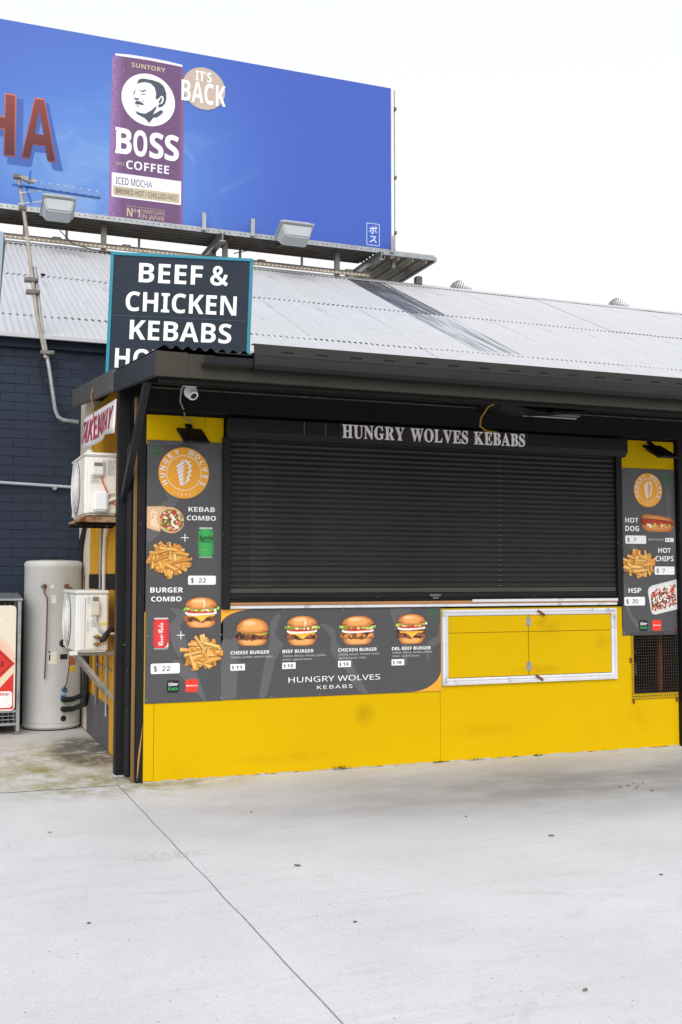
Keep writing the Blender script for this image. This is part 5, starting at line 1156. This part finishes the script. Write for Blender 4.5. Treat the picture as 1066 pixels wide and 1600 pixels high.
for pts in ([(257, 322), (275, 285), (310, 278), (390, 292), (450, 312), (485, 345), (505, 400), (507, 450), (495, 490), (470, 515), (440, 522), (440, 495), (470, 488), (485, 460), (480, 430), (465, 420), (430, 455), (415, 445), (420, 400), (405, 350), (370, 318), (320, 308)],
            [(265, 365), (300, 382), (338, 368), (332, 382), (302, 394)], [(290, 408), (335, 404), (328, 412), (300, 414)], [(228, 415), (240, 380), (250, 376), (236, 416)], [(236, 436), (250, 440), (282, 446), (268, 460), (244, 456)],
            [(243, 482), (256, 464), (290, 470), (319, 492), (314, 502), (285, 496), (252, 494)], [(250, 504), (288, 508), (268, 514)], [(290, 436), (318, 468), (324, 486), (308, 462)], [(440, 480), (458, 440), (470, 436), (466, 470), (452, 490)],
            [(248, 548), (290, 565), (330, 572), (380, 545), (428, 503), (420, 530), (395, 578), (430, 560), (460, 542), (480, 550), (475, 570), (430, 605), (400, 605), (365, 650), (330, 612), (290, 590), (262, 575)]):
    P.poly([fm(*p) for p in pts], INK, 1)
P.build('portrait_emblem', canp)
P = Print(bp_, .005)
wch = [('B', 1.20, 1.45), ('O', 1.475, 1.70), ('S', 1.735, 1.965), ('S', 1.985, 2.22)]
for ch, a, b_ in wch: P.text(ch, a, b_, 8.325, .425, S(236, 236, 244), 0, bold=.04)
P.rect(1.185, 1.27, 8.322, 8.375, S(236, 236, 244), 1); P.rect(1.185, 1.27, 8.697, 8.752, S(236, 236, 244), 1)
P.build('lettering', canp)
Print(bp_, .005).text('COFFEE', 1.364, 2.062, 8.094, .138, S(226, 226, 236), bold=.025).build('lettering', canp)
Print(bp_, .005).text('SINCE', 1.195, 1.335, 8.135, .05, TAN, bold=.01, st='sr').build('lettering', canp)
Print(bp_, .005).text('1992', 2.085, 2.19, 8.105, .045, S(150, 124, 140), bold=.01, st='sr').build('lettering', canp)
P = Print(bp_, .005); P.rect(1.137, 2.264, 7.607, 8.003, S(232, 232, 240), 0); P.rect(1.163, 2.24, 7.632, 7.790, S(190, 178, 152), 1); lb = P.build('label_band', canp)
Print(bp_, .007).text('ICED MOCHA', 1.201, 1.785, 7.822, .112, S(76, 70, 92), bold=.004, st='sr').build('lettering', lb)
Print(bp_, .007).text('BREWED HOT / CHILLED FAST', 1.202, 2.201, 7.668, .085, S(92, 84, 84), bold=.004, st='sr').build('lettering', lb)
Print(bp_, .005).text('Nº1', 1.385, 1.597, 7.317, .137, TAN, bold=.02).build('lettering', canp)
Print(bp_, .005).text('CANNED COFFEE', 1.615, 2.0, 7.397, .06, TAN, bold=.0, st='sr').build('lettering', canp)
Print(bp_, .005).text('IN JAPAN', 1.615, 1.985, 7.305, .075, TAN, bold=.01, st='sr').build('lettering', canp)
Print(bp_, .005).rect(1.385, 2.0, 7.482, 7.487, TAN).build('rule_line', canp)
P = Print(bp_, .008); P.ell(2.632, 9.622, .362, .358, S(190, 172, 158), 0, n=48); bd = P.build('round_badge', BB)
Print(bp_, .0095).text("IT'S", 2.488, 2.763, 9.742, .168, S(240, 240, 242), bold=.03).build('lettering', bd)
Print(bp_, .0095).text('BACK', 2.253, 3.002, 9.368, .35, S(240, 240, 242), bold=.045).build('lettering', bd)
# big word at the left: shadow, dark rim, red face
for ch, a, b_ in (('H', -.93, -.345), ('A', -.265, .272)):
    P = Print(bp_, .002)
    for lay_, (k, al) in enumerate(((.16, .93), (.12, .86), (.08, .8), (.05, .74))):
        cs_ = tuple(S(70, 104, 182)[q]*al+S(30, 40, 90)[q]*(1-al) for q in range(3))
        P.text(ch, a+.04-k*.3, b_+.06+k*.3, 8.03-.07-k*.3, .995+k*.4, cs_, lay_, bold=.04+k*.12)
    P.text(ch, a, b_, 8.035, .995, S(128, 66, 70), 5, bold=.05, top=S(186, 112, 104)); P.text(ch, a+.022, b_-.022, 8.055, .95, S(78, 32, 38), 6, bold=.028, top=S(136, 60, 56))
    P.build('big_letter', BB)
P = Print(bp_, .002); LB = S(206, 214, 240); P.line([(5.556, 7.325), (5.794, 7.325), (5.794, 7.709), (5.556, 7.709), (5.556, 7.325)], .010, LB); P.text('ボ', 5.60, 5.755, 7.535, .11, LB, bold=.02, st=None); P.text('ス', 5.605, 5.745, 7.375, .11, LB, bold=.02, st=None); P.build('kana_mark', BB)
# walkway and gantry
ZW, YF = 7.19, 8.84
for i in range(5):
    y = YF+.03+i*.142; MB().prism([(y, ZW+.03), (y, ZW-.015), (y+.012, ZW-.015), (y+.012, ZW+.012), (y+.122, ZW+.012), (y+.122, ZW-.015), (y+.134, ZW-.015), (y+.134, ZW+.03)], (-5.6, 0, 0), (5.72, 0, 0)).build('walkway_plank', m_galv_dark, BB)
ea = MB().prism([(YF, ZW+.045), (YF, ZW-.035), (YF+.008, ZW-.035), (YF+.008, ZW+.037), (YF+.07, ZW+.037), (YF+.07, ZW+.045)], (-5.6, 0, 0), (6.05, 0, 0)); ea = ea.build('edge_angle', m_galv, BB)
ho = MB()
for i in range(80): x = -1.0+i*.09; ho.tube([(x, YF-.0015, ZW+.005), (x, YF+.001, ZW+.005)], .010, 6)
ho.build('bolt_holes', m_dark, ea, kind='stuff')
MB().box(-5.6, 5.66, YF+.745, YF+.785, ZW-.02, ZW+.025).build('rear_edge_angle', m_rust, BB)
for x in (-4.9, -1.05, 2.90, 5.72):
    MB().prism([(-.05, 0), (.05, 0), (.05, -.012), (.006, -.012), (.006, -.13), (.05, -.13), (.05, -.142), (-.05, -.142), (-.05, -.13), (-.006, -.13), (-.006, -.012), (-.05, -.012)], (x, YF-.12, ZW-.045), (x, YF+1.75, ZW-.045), (1, 0, 0), (0, 0, 1)).build('cross_beam', m_galv, BB)
    MB().box(x-.04, x+.04, 9.3, 9.38, 6.70, ZW-.19).build('support_post', m_galv_dark, BB)
# wide end platform
for i in range(4):
    x = 5.80+i*.27; MB().prism([(-.0, 0), (.05, 0), (.05, -.09), (.04, -.09), (.04, -.012), (0, -.012)], (x, YF+.03, ZW-.02), (x, YF+1.72, ZW-.02), (1, 0, 0), (0, 0, 1)).build('platform_joist', mat('pale_galvanised', S(190, 184, 172), .5, metal=.3, var=.2, vs=5, dirt=S(120, 100, 80), dirt_s=3, dirt_lo=.55, dirt_hi=.8), BB)
MB().box(5.775, 6.79, YF+.03, YF+1.72, ZW-.018, ZW-.004).build('platform_deck', m_galv_dark, BB)
MB().box(6.792, 6.84, YF-.0, YF+1.75, ZW-.075, ZW+.01).build('platform_edge', m_galv, BB, bevel=.004)
MB().box(5.775, 6.79, YF-.01, YF+.029, ZW-.06, ZW+.03).build('platform_edge', m_galv, BB, bevel=.004)
hh = MB()
for i in range(9): y = YF+.55+i*.13; hh.tube([(6.841, y, ZW-.03), (6.8425, y, ZW-.03)], .012, 6)
hh.build('bolt_holes', mat('bright_hole', S(225, 225, 220), .5), BB, kind='stuff')
for x in (2.605, 3.43, 5.965): MB().box(x-.035, x+.035, YF-.06, YF-.002, ZW-.02, ZW+.275).build('stub_post', m_galv, BB, bevel=.004)
MB().tube([(-5.6, 9.22, 6.872), (5.6, 9.22, 6.872)], .028, 10).build('ridge_rail', m_galv_dark, BB, smooth=40)
rc = MB().box(-5.6, 5.62, 9.03, 9.06, 6.765, 6.815).build('ridge_channel', mat('tan_channel', S(150, 138, 118), .5, metal=.3, var=.2, vs=5), BB)
hh = MB()
for i in range(90): x = -.9+i*.072; hh.tube([(x, 9.0285, 6.79), (x, 9.0295, 6.79)], .012, 6)
hh.build('bolt_holes', mat('bright_hole', S(225, 225, 220), .5), rc, kind='stuff')
for x in (-.2, .45, 1.6, 3.3, 4.4): MB().box(x, x+.035, 9.14, 9.18, 6.80, 7.02).build('rail_stub', m_galv_dark, BB)
for x in (.32, 1.42, 3.7, 5.3): MB().box(x-.07, x+.07, 9.16, 9.28, 6.85, 6.91).build('rail_clamp', m_galv_dark, BB, bevel=.008)
# billboard lamps
def bb_lamp(cx, cz, label, w, cable):
    t = thing('billboard_lamp', (cx, 8.25, cz), label, 'flood light', 'box lamps along the billboard walkway')
    A = Vector((0, .45, .9)).normalized(); Ux = Vector((1, 0, 0)); D = A.cross(Ux).normalized()
    c = Vector((cx, 8.3, cz))
    def frus(a0, b0, h0, a1, b1, h1, name, m, bv=.008):
        v = [c+A*h0+Ux*a0*i+D*b0*j for i, j in ((-1, -1), (1, -1), (1, 1), (-1, 1))]+[c+A*h1+Ux*a1*i+D*b1*j for i, j in ((-1, -1), (1, -1), (1, 1), (-1, 1))]
        return MB().add(v, [(0, 3, 2, 1), (4, 5, 6, 7), (0, 1, 5, 4), (1, 2, 6, 5), (2, 3, 7, 6), (3, 0, 4, 7)]).build(name, m, t, bevel=bv, seg=2)
    frus(w*.36, .12, -.15, w*.46, .19, .04, 'housing', m_lampg, .02); frus(w*.5, .225, .042, w*.5, .225, .072, 'flange', m_lampg, .008); frus(w*.46, .2, .0722, w*.40, .16, .15, 'hood', m_lampg, .015)
    MB().bar(c-A*.1+D*.02, (cx-.02, YF+.02, ZW-.09), .045, .02).bar((cx-.02, YF+.02, ZW-.09), (cx-.02, YF+.28, ZW-.04), .04, .04).build('arm', m_galv_dark, t)
    MB().tube(cable, .008, 6).build('cable', m_dark, t, smooth=40)
m_lampg = mat('lamp_housing_grey', S(172, 178, 180), .45, var=.04)
bb_lamp(.235, 7.06, 'pale grey box lamp on the billboard walkway beside the aerial', .50, [(.25, 8.4, 6.98), (.32, 8.75, 6.88), (.55, 8.95, 6.75), (.95, 9.0, 6.70), (1.35, 9.0, 6.69)])
bb_lamp(3.99, 7.11, 'pale grey box lamp on the billboard walkway right of the coffee can', .58, [(3.98, 8.45, 7.0), (3.6, 8.9, 7.02), (3.2, 9.15, 6.95)])

# ------------------------------------------------------------------ roof ventilators
m_vent = mat('white_vent_paint', S(226, 226, 226), .45, var=.04)
def vent(x, label):
    t = thing('roof_ventilator', (x, 9.5, 6.7), label, 'ventilator', 'turbine vents on the shed ridge')
    c = Vector((x, 9.5, 6.80))
    MB().lathe(c, [(.13, -.2), (.13, .03), (.15, .04)], 20).build('throat', m_vent, t, smooth=40)
    core = MB().lathe(c, [(.155, .04), (.17, .08), (.165, .13), (.12, .18), (0, .20)], 24).build('core', mat('vent_shadow', S(150, 148, 144), .6), t, smooth=60)
    bl_ = MB()
    for i in range(26):
        a = 2*math.pi*i/26; P_ = []
        for k in range(7):
            h = k/6; r = .175*math.sin(R(50+h*118))**.75+.015; a2 = a+.25*math.sin(h*2.2)
            P_.append((r, a2, .03+.19*h))
        for (r, q, h), (r2, q2, h2) in zip(P_[:-1], P_[1:]):
            f = lambda r, q, h: c+Vector((r*math.cos(q), r*math.sin(q), h))
            bl_.add([f(r, q, h), f(r+.018, q+.14, h), f(r2+.018, q2+.14, h2), f(r2, q2, h2)], [(0, 1, 2, 3)])
    bl_.build('turbine_blades', m_vent, t)
    MB().lathe(c, [(.08, .215), (.06, .235), (0, .24)], 20).build('crown', m_vent, t, smooth=40)
vent(7.66, 'white turbine roof vent on the ridge nearest the billboard')
vent(11.15, 'white turbine roof vent on the ridge nearest the right edge')
solo('ridge_block', MB().box(6.60, 6.72, 9.18, 9.3, 6.78, 6.93), m_galv_dark, (6.66, 9.24, 6.78), 'small grey metal stub on the ridge just right of the billboard platform', 'pipe stub', bevel=.01)

# ------------------------------------------------------------------ litter and weeds
def leaf(x, y, s, label):
    a = random.uniform(0, 6.28); mb = MB(); n = 5
    for i in range(n):
        t = i/(n-1); wv = s*.34*math.sin(math.pi*(.08+.88*t)); L_ = (t-.5)*s
        for q in (-1, 0, 1):
            px, py = L_*math.cos(a)-q*wv*math.sin(a), L_*math.sin(a)+q*wv*math.cos(a)
            mb.v.append(Vector((x+px, y+py, .004+.22*s*abs(q)*(.4+.4*t)+.1*s*(t-.5)**2)))
        if i:
            k = 3*i; mb.f += [[k-3, k-2, k+1, k], [k-2, k-1, k+2, k+1]]; mb.c += [None, None]
    solo('dry_leaf', mb, m_leafdry, (x, y, 0), label, 'leaf', 'dry leaves on the concrete', smooth=60)
LV = [((.32, -2.621), .036, 'curled dry leaf on the concrete right of the slab joint below the burger board'), ((1.936, -2.534), .036, 'dry leaf on the greyed concrete in front of the hatch'), ((3.352, -1.622), .036, 'dry leaf beside dark specks near the right end of the wall'),
      ((.752, -4.645), .026, 'tiny dry leaf in the bottom right of the yard'), ((-.821, -1.378), .022, 'dry leaf on the concrete left of the slab joint')]
for (x, y), s_, lb_ in LV: leaf(x, y, s_, lb_)
SPK = 'small dark speck in the cluster near the right end of the yellow wall'
PB = [(-.848, -3.181, .009, 'dark gum spot on the concrete left of the slab joint'), (2.013, -3.451, .010, 'dark round pebble near the right edge of the yard'), (.258, -3.591, .009, 'dark gum spot in the middle of the lower yard'), (.471, -1.253, .008, 'dark pebble in front of the burger board near the slab joint'),
      (1.713, -1.878, .008, 'dark pebble in front of the yellow panel seam'), (-.35, 1.1, .008, 'dark pebble on the mossy alley slab'),
      (3.3, -1.40, .010, SPK), (3.36, -1.44, .009, SPK), (3.22, -1.42, .010, SPK), (3.45, -1.38, .008, SPK), (3.30, -1.50, .010, SPK), (3.40, -1.33, .007, SPK)]
for i, (x, y, r, lb_) in enumerate(PB):
    solo('pebble', MB().lathe((x, y, 0), [(r, 0), (r*1.05, r*.2), (r*.7, r*.45), (0, r*.5)], 9), m_peb, (x, y, 0), lb_, 'pebble', 'dark specks on the concrete', smooth=60)
for i, (x, y, s_, lb_) in enumerate(((1.586, -.012, .05, 'tiny green weed at the foot of the yellow wall, left of the panel seam'), (2.44, -.012, .03, 'tiny green weed at the foot of the yellow wall, at the panel seam'), (2.80, -.012, .03, 'tiny green weed at the foot of the yellow wall, below the hatch'), (3.40, -.012, .03, 'tiny green weed at the foot of the yellow wall, right of the hatch middle'))):
    mb = MB()
    for k in range(16):
        a = random.uniform(math.pi, 2*math.pi); h = s_*random.uniform(.3, 1); ln = s_*random.uniform(.4, 1.2); bx_ = x+random.uniform(-s_*1.5, s_*1.5)
        d = Vector((math.cos(a)*ln, math.sin(a)*ln*.5, h*.7)); sd_ = Vector((-d.y, d.x, 0)).normalized()*s_*.12; b0 = Vector((bx_, y, 0))
        mb.add([b0, b0+d*.5+sd_+Vector((0, 0, h*.2)), b0+d, b0+d*.5-sd_+Vector((0, 0, h*.2))], [(0, 1, 2, 3)])
    solo('weed', mb, m_weed, (x, y, 0), lb_, 'weed', 'weeds along the wall foot')

bpy.data.objects.remove(_to); bpy.data.curves.remove(cu)
